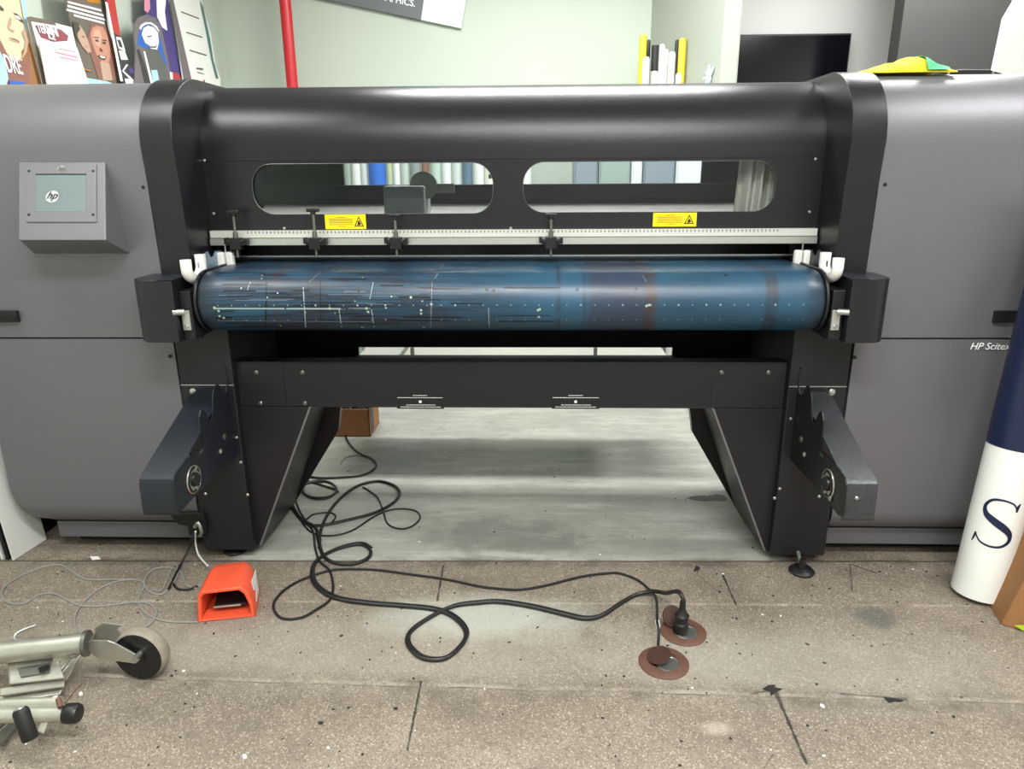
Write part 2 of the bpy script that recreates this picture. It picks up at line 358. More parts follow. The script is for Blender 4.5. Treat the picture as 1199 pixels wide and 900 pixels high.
# ceiling light panels (out of view, assumed lamps of the room)
def ceiling_light(x, y, sx, sy, watts, label):
    t = empty('ceiling_light', (x, y, CZ-.05)); tag(t, label, 'ceiling light', 'ceiling light panels')
    MB().box(x-sx/2-.02, x+sx/2+.02, y-sy/2-.02, y+sy/2+.02, CZ-.03, CZ-.001).build('frame', 'fixture', t)
    MB().box(x-sx/2, x+sx/2, y-sy/2, y+sy/2, CZ-.035, CZ-.031).build('diffuser', 'light_diffuser', t)
    l = bpy.data.lights.new('lamp', 'AREA'); l.shape = 'RECTANGLE'; l.size = sx; l.size_y = sy; l.energy = watts; l.color = (1, 1, .98)
    o = bpy.data.objects.new('lamp', l); COL.objects.link(o); o.parent = t; o.location = (0, 0, .01)
for x, y, sx, sy, w, lb in ((0.3, .25, 2.0, .4, 85, 'long ceiling light panel above the photographer'),
                    (.2, 3.4, 1.7, .3, 75, 'long ceiling light panel behind the printer'),
                    (2.3, 1.6, .6, .6, 24, 'square ceiling light panel right of the printer'),
                    (-1.5, 1.5, .5, .5, 16, 'square ceiling light panel in the front left corner'),
                    (2.2, 3.9, .6, .6, 46, 'square ceiling light panel in the rear right corner'),
                    (.9, -1.4, 1.2, .3, 60, 'long ceiling light panel at the front end of the room')):
    ceiling_light(x, y, sx, sy, w, lb)

# ------------------------------------------------------------------ the printer
PR = empty('wide_format_printer', (0, 2.4, 0))
tag(PR, 'large black and grey wide-format printer with blue conveyor belt on black legs', 'printer')
def arc(cx_, cz_, rx_, rz_, a0, a1, n=12): return [(cx_+rx_*math.cos(math.radians(a0+(a1-a0)*k/n)), cz_+rz_*math.sin(math.radians(a0+(a1-a0)*k/n))) for k in range(n+1)]
def profile(yf, zt, ry, rz_, zb, yb=3.0): # side outline: straight front, rounded shoulder, flat top
    return [(yb, zb), (yf+.012, zb), (yf, 1.25)]+arc(yf+ry-.012, zt-rz_, ry, rz_, 180, 90, 14)+arc(yb-.15, zt-.15, .15, .15, 90, 0, 6)
def screw(mb, p, r=.006, ax=Vector((0, -1, 0)), m=0): mb.lathe(p, [(r, 0), (r, .002), (r*.7, .004), (.0005, .0045)], 12, m, ax)

# side housings
def housing(sgn, x0, x1):
    lo, hi = min(x0, x1), max(x0, x1)
    up = [(2.98, .803), (2.202, .803), (2.19, 1.25)]+arc(2.418, 1.37, .228, .215, 180, 90, 16)+[(2.85, 1.585)]+arc(2.85, 1.455, .13, .13, 90, 0, 6)
    lowp = [(2.98, .797), (2.202, .797), (2.206, .28)]+arc(2.29, .20, .085, .085, 180, 262, 8)+[(2.35, .112), (2.98, .112)]
    h = empty('side_housing', ((lo+hi)/2, 2.5, 0)); h.parent = PR; h.location = Vector(((lo+hi)/2, 2.5, 0))-ORG[PR.name]
    mb = MB(); ub = mb.prism('x', up, lo, hi).build('upper_cover', 'grey_paint', h, smooth=True, ang=30)
    # lower cover with a rounded outer bottom corner
    xo = lo if sgn < 0 else hi
    mb = MB(); R = .17; n = 8; secs = []
    for k in range(n+1):
        a = PI/2*k/n; secs.append((xo-sgn*R*(1-math.sin(a)), R*(1-math.cos(a))))
    # sections from the outer edge inwards, lifted bottom
    pr0 = [(2.206, .797), (2.206, .28)]+arc(2.29, .20, .085, .085, 180, 262, 8)+[(2.35, .112)]
    def sec(x, lift):
        return [Vector((x, y_, max(z_, .112+lift) if z_ < .79 else z_)) for y_, z_ in pr0]+[Vector((x, 2.98, .112+lift)), Vector((x, 2.98, .797))]
    rows = [sec(xo, R)]+[sec(x_, R-l_) for x_, l_ in [(xo-sgn*R*(1-math.cos(PI/2*k/n)), R*math.sin(PI/2*k/n)) for k in range(1, n+1)]]
    xi = hi if sgn < 0 else lo
    rows.append(sec(xi, 0)); nn = len(rows[0]); vs = [v for r_ in rows for v in r_]; fs = []
    for i in range(len(rows)-1):
        for k in range(nn): k2 = (k+1) % nn; fs.append((i*nn+k, i*nn+k2, (i+1)*nn+k2, (i+1)*nn+k))
    fs.append(tuple(range(nn))); fs.append(tuple((len(rows)-1)*nn+k for k in range(nn)))
    mb.add(vs, fs); mb.build('lower_cover', 'grey_paint', h, smooth=True, ang=28)
    xk = xo-sgn*.10
    MB().prism('x', [(2.98, .112), (2.262, .112), (2.262, .05), (2.98, .05)], min(xk, xi), max(xk, xi)).build('kick_panel', 'grey_paint', h, bev=.003)
    MB().box(min(xk, xi)+.02, max(xk, xi)-.02, 2.34, 2.9, .0, .05).build('gap_shade', 'void_black', h)  # black block standing for the shaded gap under the housing
    # dark slot handle
    if sgn < 0: a, b = PY(-14, 364, 2.19), PY(22, 377, 2.19)
    else: a, b = PY(1166, 364, 2.19), PY(1206, 377, 2.19)
    mb = MB(); mb.box(a.x, b.x, 2.186, 2.21, b.z, a.z); mb.box(a.x+.004, b.x-.004, 2.184, 2.2, b.z+.003, a.z-.014, 1)
    mb.build('slot_handle', ['black_plastic', 'void_black'], h)
    for p in ([(168, 219), (199, 417)] if sgn < 0 else [(1036, 216), (1001, 418)]): mb = MB(); screw(mb, PY(*p, 2.2035 if p[1] > 300 else 2.192), .006); mb.build('screw', 'ink_black', h, smooth=True)
    return h
HL = housing(-1, -1.74, -1.09); HR = housing(1, 1.085, 2.2)
text('series_lettering', 'HP Scitex F', .031, PY(1135, 409, 2.2005), (1, 0, 0), (0, 0, 1), 'ink_white', HR, shear=.25, ext=.0008, sx=1.0)
bpy.data.objects['series_lettering']['label'] = 'white slanted lettering on the right grey cover'

# cable port at the foot of the left housing
mb = MB()
pts = [(197, 601), (237, 600), (241, 612), (241, 628), (221, 627), (219, 616), (208, 614)]
mb.plate([PY(*p, 2.19) for p in pts], .12); mb.build('cable_port', 'void_black', PR, bev=.004)
mb = MB(); mb.tube([PY(228, 617, 2.18), PY(232, 612, 2.17), PY(236, 622, 2.17), PY(234, 627, 2.18)], .006, 8, sm=4); mb.build('cable_connector', 'steel', PR, smooth=True)

# towers at the two ends of the hood
for sgn, xa, xb in ((-1, -1.087, -.99), (1, .985, 1.083)):
    pr = profile(2.187, 1.592, .215, .205, .80)
    MB().prism('x', pr, xa, xb).build('end_tower', 'black_paint', PR, bev=.004, smooth=True, ang=30)
# lower columns
cols = []
for sgn, xa, xb in ((-1, -1.085, -.907), (1, .893, 1.078)):
    c_ = MB().box(xa, xb, 2.205, 2.62, .035, .86).build('column', 'frame_paint', PR, bev=.004)
    cols.append(c_); mb = MB()
    mb.box(xa+.001, xb-.001, 2.2035, 2.206, .641, .6435); mb.build('panel_seam', 'aluminium', c_)
    pts = [(226, 458), (282, 541), (277, 512), (241, 578), (290, 579)] if sgn < 0 else [(974, 459), (913, 572), (907, 583), (959, 581), (926, 490)]
    for k, p in enumerate(pts):
        mb = MB(); screw(mb, PY(*p, 2.206), .011 if k == 0 else .0055, m=0); mb.build('screw', 'steel', c_, smooth=True)
    # levelling foot
    fx, fy = (.985, 2.155) if sgn > 0 else (-1.0, 2.26)
    mb = MB(); mb.lathe((fx, fy, .002), [(.04, 0), (.042, .006), (.034, .014), (.012, .018), (.009, .05)], 28); ft = mb.build('levelling_foot', 'black_plastic', PR, smooth=True)
    mb = MB(); mb.cyl((fx, fy, .02), (fx, fy+.05, .05), .007, 12); mb.build('threaded_stem', 'zinc_dark', ft)

# hood: straight front, rounded shoulder, flat top, cut open behind to let lamp light inside
yf = 2.362; HX0, HX1 = -.99, .985
top = arc(yf+.205, 1.385, .205, .2, 180, 90, 16)+[(2.78, 1.585)]
inn = [(y_+(.008 if y_ < 2.75 else 0), z_-.008) for y_, z_ in reversed(top)]
hood = MB(); hood.prism('x', [(yf, 1.345)]+top+inn+[(yf+.008, 1.345)], HX0, HX1)
wins = [(-.838, -.055, 1.178, 1.337), (.040, .842, 1.180, 1.337)]
hl = [stadium(a, b, c, d, .068) for a, b, c, d in wins]
hood.holed([(HX0, 1.085), (HX1, 1.085), (HX1, 1.346), (HX0, 1.346)], hl, lambda u, v, w: Vector((u, yf+w, v)), .008)
HO = hood.build('hood', 'black_paint', PR, smooth=True, ang=28, weld=True)
for a, b, c, d in wins:
    MB().prism('y', stadium(a-.012, b+.012, c-.012, d+.012, .078), yf+.009, yf+.013).build('window_pane', 'window_acrylic', HO)
    mb = MB(); o_ = stadium(a+.001, b-.001, c+.001, d-.001, .067); mb.tube([(p[0], yf, p[1]) for p in o_+[o_[0]]], .0008, 6, cap=False); mb.build('window_edge', 'zinc_dark', HO)
for x0, y0, x1, y1 in ((380, 251, 429, 268), (765, 249, 815, 265)):
    a = PY(x0, y0, yf-.001); b = PY(x1, y1, yf-.001)
    mb = MB(); mb.box(a.x, b.x, yf-.0015, yf, b.z, a.z, 0)
    e = yf-.0022; w_ = b.x-a.x; h_ = a.z-b.z
    mb.box(a.x-.001, b.x+.001, e+.001, yf-.0002, b.z-.001, a.z+.001, 1); 
    for k in range(6):
        zz = a.z-h_*(.18+.125*k); mb.box(a.x+w_*(.3 if k in (0, 5) else .1), a.x+w_*(.5 if k in (0, 5) else .68), e, yf, zz-.0012, zz, 1)
    tx = a.x+w_*.83; mb.prism('y', [(tx-.016, b.z+.008), (tx+.016, b.z+.008), (tx, a.z-.006)], e, yf, 1); mb.prism('y', [(tx-.011, b.z+.011), (tx+.011, b.z+.011), (tx, a.z-.012)], e-.0005, yf, 0)
    mb.prism('y', [(tx-.006, b.z+.011), (tx+.007, b.z+.014), (tx+.001, a.z-.018), (tx-.003, a.z-.022)], e-.001, yf, 1)
    mb.box(a.x+.001, b.x-.001, e+.0006, yf, b.z+.001, a.z-.001, 0)
    l_ = mb.build('warning_label', ['label_yellow', 'ink_black'], HO); l_['label'] = 'yellow warning label with black text and triangle'
for p in ((239, 188), (250, 250), (955, 186), (948, 248), (333, 267), (598, 267)):
    mb = MB(); screw(mb, PY(*p, yf), .005); mb.build('screw', 'steel', HO, smooth=True)

# inside of the hood
mb = MB()
mb.holed([(HX0, .9), (HX1, .9), (HX1, 1.53), (HX0, 1.53)], [[(-.685, 1.262), (.735, 1.262), (.735, 1.50), (-.685, 1.50)]], lambda u, v, w: Vector((u, 2.93+w, v)), .02)
mb.build('rear_panel', 'void_black', PR)
MB().box(-.985, .98, 2.86, 2.92, 1.205, 1.262).build('gantry_beam', 'void_black', PR, bev=.004)
MB().prism('x', [(2.62, 1.09), (2.855, 1.19), (2.855, 1.18), (2.62, 1.08)], -.985, .98).build('floor_reflection', 'inner_grey', PR)  # grey plate added in place of the floor's reflection in the panes
mb = MB(); mb.box(-.47, -.32, 2.64, 2.80, 1.13, 1.262); mb.build('paper_reflection', 'reflection_pale', PR, bev=.008)  # pale box added in place of a paper's reflection in the pane
mb = MB(); mb.lathe((-.33, 2.70, 1.262), [(.05, -.012), (.05, .012)], 24, 0, Vector((0, -1, 0))); mb.build('carriage_pulley', 'zinc_dark', PR, smooth=True); mb = MB(); mb.box(-.30, -.22, 2.70, 2.74, 1.235, 1.268); mb.build('carriage_arm', 'zinc_dark', PR, bev=.002); mb = MB(); mb.cyl((-.06, 2.7, 1.2), (-.06, 2.7, 1.29), .008, 10); mb.box(-.09, -.03, 2.69, 2.73, 1.285, 1.30)
mb.build('carriage_fitting', 'zinc_dark', PR)
mb = MB(); A = []; B = []
N = 60
for k in range(N+1):
    xx = .735+.235*k/N; yy = 2.44+.022*math.sin(k*.62)+.01*math.sin(k*1.7); A.append((xx, yy))
mb.loft([(x_, y_, 1.10) for x_, y_ in A]+[(x_, y_+.003, 1.10) for x_, y_ in reversed(A)], [(x_+.02, y_, 1.5) for x_, y_ in A]+[(x_+.02, y_+.003, 1.5) for x_, y_ in reversed(A)])
mb.build('reflection_folds', 'reflection_grey', PR, smooth=True)  # pleated sheet added for the striped reflections in the right pane

# ruler rail with clamps
RY = 2.338
mb = MB(); mb.box(-.985, .98, RY, RY+.022, 1.103, 1.128, 0); mb.box(-.985, .98, RY-.006, RY+.02, 1.082, 1.103, 1); mb.box(-.985, .98, RY-.003, RY+.02, 1.101, 1.106, 2)
x_ = -.86
while x_ < .86:
    mb.box(x_, x_+.003, RY-.0012, RY, 1.119, 1.126, 2); x_ += .0125
rail = mb.build('ruler_rail', ['rail_white', 'aluminium', 'zinc_dark'], PR)
MB().box(-.985, .98, RY+.03, 2.50, 1.082, 1.10).build('rail_backing', 'void_black', PR)
MB().box(-.985, .98, 2.40, 2.405, 1.036, 1.041).build('guide_strip', 'zinc', PR)
MB().box(-.985, .98, 2.62, 2.64, 1.0, 1.12).build('throat_shade', 'void_black', PR)  # black sheet added for the darkness of the open recess
for px_, kz in ((279, 1.196), (371, 1.2), (465, 1.182), (645, 1.182)):
    x = PY(px_, 275, RY).x
    t = empty('rail_clamp', (x, RY, 1.05)); t.parent = PR; t.location = Vector((x, RY, 1.05))-ORG[PR.name]
    y = RY-.022
    mb = MB(); mb.box(x-.03, x+.03, RY-.034, RY-.0065, 1.083, 1.102); mb.box(x-.018, x+.018, RY-.037, RY-.008, 1.07, 1.108); mb.box(x-.038, x-.028, RY-.03, RY-.0065, 1.088, 1.108); mb.box(x+.028, x+.038, RY-.03, RY-.0065, 1.085, 1.106)
    mb.cyl((x-.02, RY-.04, 1.095), (x-.02, RY-.03, 1.095), .006, 10); mb.cyl((x+.02, RY-.04, 1.095), (x+.02, RY-.03, 1.095), .006, 10)
    mb.build('clamp_body', 'black_plastic', t, bev=.002)
    mb = MB(); mb.cyl((x, y, 1.045), (x, y, kz-.01), .0045, 12); mb.cyl((x, y, 1.105), (x, y, 1.125), .008, 12); mb.build('clamp_stem', 'zinc_dark', t, smooth=True)
    mb = MB(); mb.box(x-.02, x+.02, y-.009, y+.009, kz-.012, kz-.001); mb.cyl((x, y, kz-.02), (x, y, kz), .009, 12); mb.build('knob', 'black_plastic', t, bev=.003)

# conveyor belt
BX0, BX1, BR, BC, BZ = -.93, .925, .092, 2.16, .930
loop = [(2.70, BZ+BR)]+arc(BC, BZ, BR, BR, 90, 270, 28)+[(2.70, BZ-BR)]
mb = MB(); ns = 40
for i in range(len(loop)-1):
    pass
vs = []; fs = []
xs = [BX0+.0, BX0+.012]+[BX0+.012+(BX1-BX0-.024)*k/ns for k in range(1, ns)]+[BX1-.012, BX1]
for k, x in enumerate(xs):
    ins = .008 if k in (0, len(xs)-1) else 0
    for y_, z_ in loop:
        d = Vector((y_-max(BC, y_) if y_ < BC else 0, z_-BZ)); 
        if d.length > 0: d.normalize()
        vs.append((x, y_-d.x*ins, z_-d.y*ins))
nl = len(loop)
for k in range(len(xs)-1):
    for i in range(nl-1): fs.append((k*nl+i, k*nl+i+1, (k+1)*nl+i+1, (k+1)*nl+i))
fs.append(tuple(range(nl))); fs.append(tuple((len(xs)-1)*nl+i for i in range(nl)))
mb.add(vs, fs)
def on_belt(px, py, e=.0008):
    py = min(py, 383)
    d = ray(px, py); o = CAM
    a = d.y**2+d.z**2; oy, oz = o.y-BC, o.z-BZ; b = 2*(oy*d.y+oz*d.z); c = oy*oy+oz*oz-(BR+e)**2
    D = b*b-4*a*c
    if D > 0:
        t = (-b-math.sqrt(D))/(2*a); p = o+d*t
        if p.y <= BC: return p
    return o+d*((BZ+BR+e-o.z)/d.z)
def bline(pts, w, m):
    P = []
    for i in range(len(pts)-1):
        (x0, y0), (x1, y1) = pts[i], pts[i+1]; n = max(2, int(math.hypot(x1-x0, y1-y0)/6))
        P += [on_belt(x0+(x1-x0)*k/n, y0+(y1-y0)*k/n) for k in range(n)]
    P.append(on_belt(*pts[-1])); vs = []
    for i, p in enumerate(P):
        t = (P[min(i+1, len(P)-1)]-P[max(i-1, 0)]).normalized(); y_ = p.y-BC; nrm = Vector((0, y_, p.z-BZ)).normalized() if y_ < 0 else Vector((0, 0, 1))
        s_ = t.cross(nrm).normalized()*w/2; vs += [p-s_, p+s_]
    mb.add(vs, [(2*i, 2*i+1, 2*i+3, 2*i+2) for i in range(len(P)-1)], m)
def bdot(px, py, r, m):
    p = on_belt(px, py, .001); y_ = p.y-BC; nrm = Vector((0, y_, p.z-BZ)).normalized() if y_ < 0 else Vector((0, 0, 1)); u = Vector((1, 0, 0)); w_ = nrm.cross(u)
    mb.add([p+(u*math.cos(2*PI*k/8)+w_*math.sin(2*PI*k/8))*r for k in range(8)], [tuple(range(8))], m)
rnd = random.Random(3)
bline([(250, 361), (434, 361.5)], .0045, 1); bline([(255, 375.5), (435, 376.5)], .0018, 2)
for x in (356, 398, 436): bline([(x-1, 336 if x == 356 else 362), (x+2, 384)], .0028, 1)
bline([(437, 330), (433, 350)], .002, 1); bline([(572, 360), (573, 392)], .0018, 1); bline([(506, 330), (504, 390)], .0022, 2)
bline([(520, 308), (509, 326)], .003, 2); bline([(385, 310), (362, 330)], .002, 2); bline([(293, 330), (289, 341)], .0022, 1); bline([(745, 310), (757, 330)], .0018, 2)
bline([(642, 311), (710, 310.5)], .0015, 2); bline([(312, 330), (311, 384)], .005, 3); bline([(375, 330), (376, 388)], .003, 3)
for k in range(43): bdot(255+k*16.35-(0 if k < 40 else 1), 357.5-.02*k, .0018 if rnd.random() < .8 else .003, 1)
for k in range(43):
    if rnd.random() < .8: bdot(256+k*16.3, 375-.03*k, .0018, 1)
for p in ((251, 360), (256, 364), (429, 361), (431, 365), (493, 363), (493, 367), (386, 361), (257, 370), (506, 316), (505, 356), (481, 348), (496, 388), (424, 385), (631, 371), (632, 362), (760, 357), (757, 358), (630, 363), (262, 372)):
    bdot(*p, .004, 4)
for k in range(30): bdot(250+rnd.random()*250, 318+rnd.random()*66, .0015+.0015*rnd.random(), 4 if rnd.random() < .4 else 3)
for k in range(34):   # smears of ink left along the belt, mostly on its left half
    x = 250+rnd.random()**1.3*370; y = 308+rnd.random()*76; L = 12+rnd.random()*60; bline([(x, y), (min(x+L, 700), y)], .0015+rnd.random()*.004, 3)
for k in range(12):
    x = 250+rnd.random()*260; y = 335+rnd.random()*22; L = 15+rnd.random()*50; bline([(x, y), (x+L, y)], .0012, 2)
for p in ((578, 340), (676, 339), (745, 338), (570, 339), (850, 322)): bdot(*p, .005, 3)
mat('belt_mark', '#93a6a6', .5); mat('belt_faint', '#6f7f8a', .5); mat('belt_ink', '#14131c', .4); mat('belt_spot', '#a3b89c', .5)
mb.build('conveyor_belt', ['belt_rubber', 'belt_mark', 'belt_faint', 'belt_ink', 'belt_spot'], PR, smooth=True)
bpy.data.objects['conveyor_belt'].data.transform(Matrix.Translation((0, 0, 0)))
# belt side frames, end boxes, latches
def stad_yz(y0, y1, cz, r, n=14): return [(y1, cz+r)]+arc(y0, cz, r, r, 90, 270, n)+[(y1, cz-r)]
for sgn in (-1, 1):
    a = (-.940, -.931) if sgn < 0 else (.926, .935)
    MB().prism('x', stad_yz(2.163, 2.68, .930, .095), *a).build('belt_side_frame', 'black_plastic', PR, bev=.004, smooth=True)
    xo, xi = (-1.118, -.985) if sgn < 0 else (.982, 1.105)
    lo, hi = min(xo, xi), max(xo, xi); ro = .055; pts = []
    # rounded outer vertical corner, seen from above
    if sgn < 0: pts = [(hi, 2.2), (hi, 2.045)]+[(lo+ro+ro*math.cos(math.radians(a_)), 2.045+ro+ro*math.sin(math.radians(a_))) for a_ in range(270, 179, -15)]+[(lo, 2.2)]
    else: pts = [(lo, 2.2), (lo, 2.045)]+[(hi-ro+ro*math.cos(math.radians(a_)), 2.045+ro+ro*math.sin(math.radians(a_))) for a_ in range(270, 361, 15)]+[(hi, 2.2)]
    bx_ = MB().prism('z', pts, .822, 1.008).build('drive_cover', 'black_paint', PR, bev=.006, smooth=True)
    # bracket face between the box and the belt
    a = (-.984, -.949) if sgn < 0 else (.944, .981)
    br = MB().box(a[0], a[1], 2.075, 2.2, .825, .972).build('end_bracket', 'frame_paint', PR, bev=.003)
    mb = MB(); xc = -.968 if sgn < 0 else .958
    mb.box(xc-.012, xc+.012, 2.068, 2.075, .855, .915); mb.box(xc-.002 if sgn > 0 else xc-.022, xc+.022 if sgn > 0 else xc+.002, 2.062, 2.075, .905, .915)
    lt = mb.build('latch', 'aluminium', br, bev=.0015)
    mb = MB(); mb.cyl((xc-sgn*.004, 2.058, .912), (xc+sgn*.026, 2.05, .912), .0095, 16); mb.build('latch_pin', 'steel', br, smooth=True)
    mb = MB(); screw(mb, (xc, 2.068, .867), .006); mb.build('screw', 'steel', br, smooth=True)
    # roll cradle: notched plate with white liners
    t = empty('roll_cradle', (sgn*.965, 2.2, 1.0)); t.parent = PR; t.location = Vector((sgn*.965, 2.2, 1.0))-ORG[PR.name]
    xp = -.958 if sgn < 0 else .955
    pl = [(2.12, .985), (2.135, 1.000), (2.143, 1.005)]+arc(2.143, 1.045, .03, .04, 270, 360, 5)+[(2.2, 1.062), (2.245, 1.072), (2.26, 1.05), (2.285, 1.052), (2.30, 1.066), (2.335, 1.066)]+arc(2.375, 1.055, .02, .022, 180, 360, 6)+[(2.42, 1.065), (2.43, 1.03), (2.40, 1.024), (2.12, .985)]
    MB().prism('x', pl, xp-.002, xp+.002).build('cradle_plate', 'plate_blue' if sgn < 0 else 'dark_blue_paint', t)
    mb = MB(); mb.tube([Vector((xp-sgn*.0, y_, z_)) for y_, z_ in [(2.094, 1.062)]+arc(2.142, 1.034, .048, .032, 180, 360, 12)+[(2.190, 1.068)]], .0165, 14)
    mb.build('roll_liner', 'white_plastic', t, smooth=True)
    for x_, y_ in ((.948, 2.318), (.921, 2.325)):
        MB().box(sgn*x_-.012, sgn*x_+.012, y_-.012, y_+.012, 1.015, 1.062).build('roll_stop', 'white_plastic', t, bev=.006)
    mb = MB(); mb.prism('x', [(2.04, 1.009), (2.09, 1.013), (2.16, 1.013), (2.16, 1.009)], min(xp+sgn*.02, xp+sgn*.075), max(xp+sgn*.02, xp+sgn*.075)); mb.build('cradle_foot', 'dark_blue_paint', t, bev=.002)
    mb = MB(); mb.cyl((sgn*.934, 2.325, 1.02), (sgn*.934, 2.325, 1.09), .003, 8); mb.build('stop_pin', 'steel', t)

# black panel put in for the shade between belt and beam
mb = MB(); mb.holed([(-1.085, .45), (1.08, .45), (1.08, .86), (-1.085, .86)], [[(-.665, .47), (.655, .47), (.655, .603), (-.665, .603)]], lambda u, v, w: Vector((u, 2.90+w, v)), .01)
mb.build('under_shade_panel', 'void_black', PR)
MB().box(-.90, .89, 2.3, 2.9, .562, .570).build('light_block_sheet', 'void_black', PR)  # unseen black sheet kept to block light from beneath
a = PZ(412, 424, .50); b = PZ(787, 424, .50); c = PZ(600, 409, .50)
mb = MB(); mb.box(a.x, b.x, a.y-.03, c.y+.12, .48, .50); mb.box(a.x, b.x, a.y-.035, a.y-.02, .48, .508); mat('tray_paint', '#aaaaa0', .45, .2, .08, 30); bar = mb.build('rear_tray', 'tray_paint', PR, bev=.002)
g = PZ(470, 417, .50).x; mb = MB(); mb.box(g-.006, g+.006, a.y-.02, c.y+.1, .50, .512); mb.build('tray_joint', 'zinc_dark', bar)
for x in (483, 697): q = PZ(x, 414, .51); mb = MB(); mb.box(q.x-.008, q.x+.008, q.y-.01, q.y+.01, .50, .54); mb.build('tray_bracket', 'zinc_dark', bar)
for x in (456, 492, 528, 563, 600, 636, 672, 708, 744, 780):
    q = PZ(x, 421, .5005); mb = MB(); screw(mb, q, .006, Vector((0, 0, 1))); mb.build('screw', 'steel', bar)
# front beam
FYb = 2.235
mb = MB(); mb.box(-.906, .892, FYb, FYb+.004, .560, .712); mb.box(-.906, .892, FYb, FYb+.06, .709, .713); mb.box(-.67, .59+.07, FYb, FYb+.05, .557, .561)
bm_ = mb.build('front_beam', 'frame_paint', PR, bev=.001)
for x in (331, 836):
    p = PY(x, 430, FYb-.001); mb = MB(); mb.box(p.x-.0008, p.x+.0008, FYb-.001, FYb, .562, .708); mb.build('panel_seam', 'void_black', bm_)
for p in ((300, 436), (354, 436), (305, 472), (357, 472), (845, 436), (900, 436)):
    mb = MB(); screw(mb, PY(*p, FYb), .0075); mb.build('bolt', 'zinc_dark', bm_, smooth=True)
for x0, x1 in ((464, 520), (646, 702)):
    a = PY(x0, 461, FYb-.001); b = PY(x1, 478.5, FYb-.001); w_ = b.x-a.x; h_ = a.z-b.z; e = FYb-.001
    mb = MB(); mb.box(a.x, b.x, e, FYb, b.z, a.z, 0)
    for k, (u0, u1, v) in enumerate(((.35, .65, .10), (.02, .98, .25), (.2, .82, .74), (.08, .93, .88))):
        x = a.x+w_*u0
        while x < a.x+w_*u1:
            l_ = .003+rnd.random()*.006; mb.box(x, min(x+l_, a.x+w_*u1), e-.0006, e, a.z-h_*v-.0009, a.z-h_*v+.0009, 1); x += l_+.0015
    cx_ = (a.x+b.x)/2; mb.lathe((cx_, e, a.z-h_*.52), [(.005, -.0), (.005, .0008)], 12, 1, Vector((0, -1, 0)))
    l_ = mb.build('instruction_label', ['ink_black', 'ink_white'], bm_); l_['label'] = 'small black label with tiny white writing'
# splayed legs
for sgn in (-1, 1):
    xi = -.907 if sgn < 0 else .893
    F_ = [(xi, .56), (sgn*.664-.004, .56), (xi-sgn*-.0+(-sgn)*.012, .035), (xi, .035)]
    A = [(x, FYb, z) for x, z in ((xi, .5585), (sgn*.666-.003, .5585), (xi-sgn*.012, .035), (xi, .035))]
    B = [(x, 2.58, z) for x, z in ((xi, .5585), (sgn*.675-.003, .5585), (xi-sgn*.02, .035), (xi, .035))]
    mb = MB(); mb.loft(A, B); lg = mb.build('splayed_leg', 'frame_paint', PR)
    mb = MB()   # lighter paint along the leg plate's edge for its lit line
    mb.loft([(A[1][0], FYb-.001, A[1][2]), (A[1][0]-sgn*-.006, FYb-.001, A[1][2]), (A[2][0]+sgn*.006, FYb-.001, A[2][2]), (A[2][0], FYb-.001, A[2][2])],
            [(A[1][0]-sgn*.001, FYb+.006, A[1][2]), (A[1][0]+sgn*.006, FYb+.006, A[1][2]), (A[2][0]+sgn*.006, FYb+.006, A[2][2]), (A[2][0]-sgn*.001, FYb+.006, A[2][2])])
    mb.build('lit_edge', 'console_grey', lg)
    mb = MB(); pts = [(xi, .5585), (sgn*.655, .5585), (sgn*.69, .34), (xi-sgn*.01, .02), (xi, .02)]
    mb.loft([(x, 2.60, z) for x, z in pts], [(x, 2.63, z) for x, z in pts]); mb.build('rear_leg_plate', 'black_paint', PR)

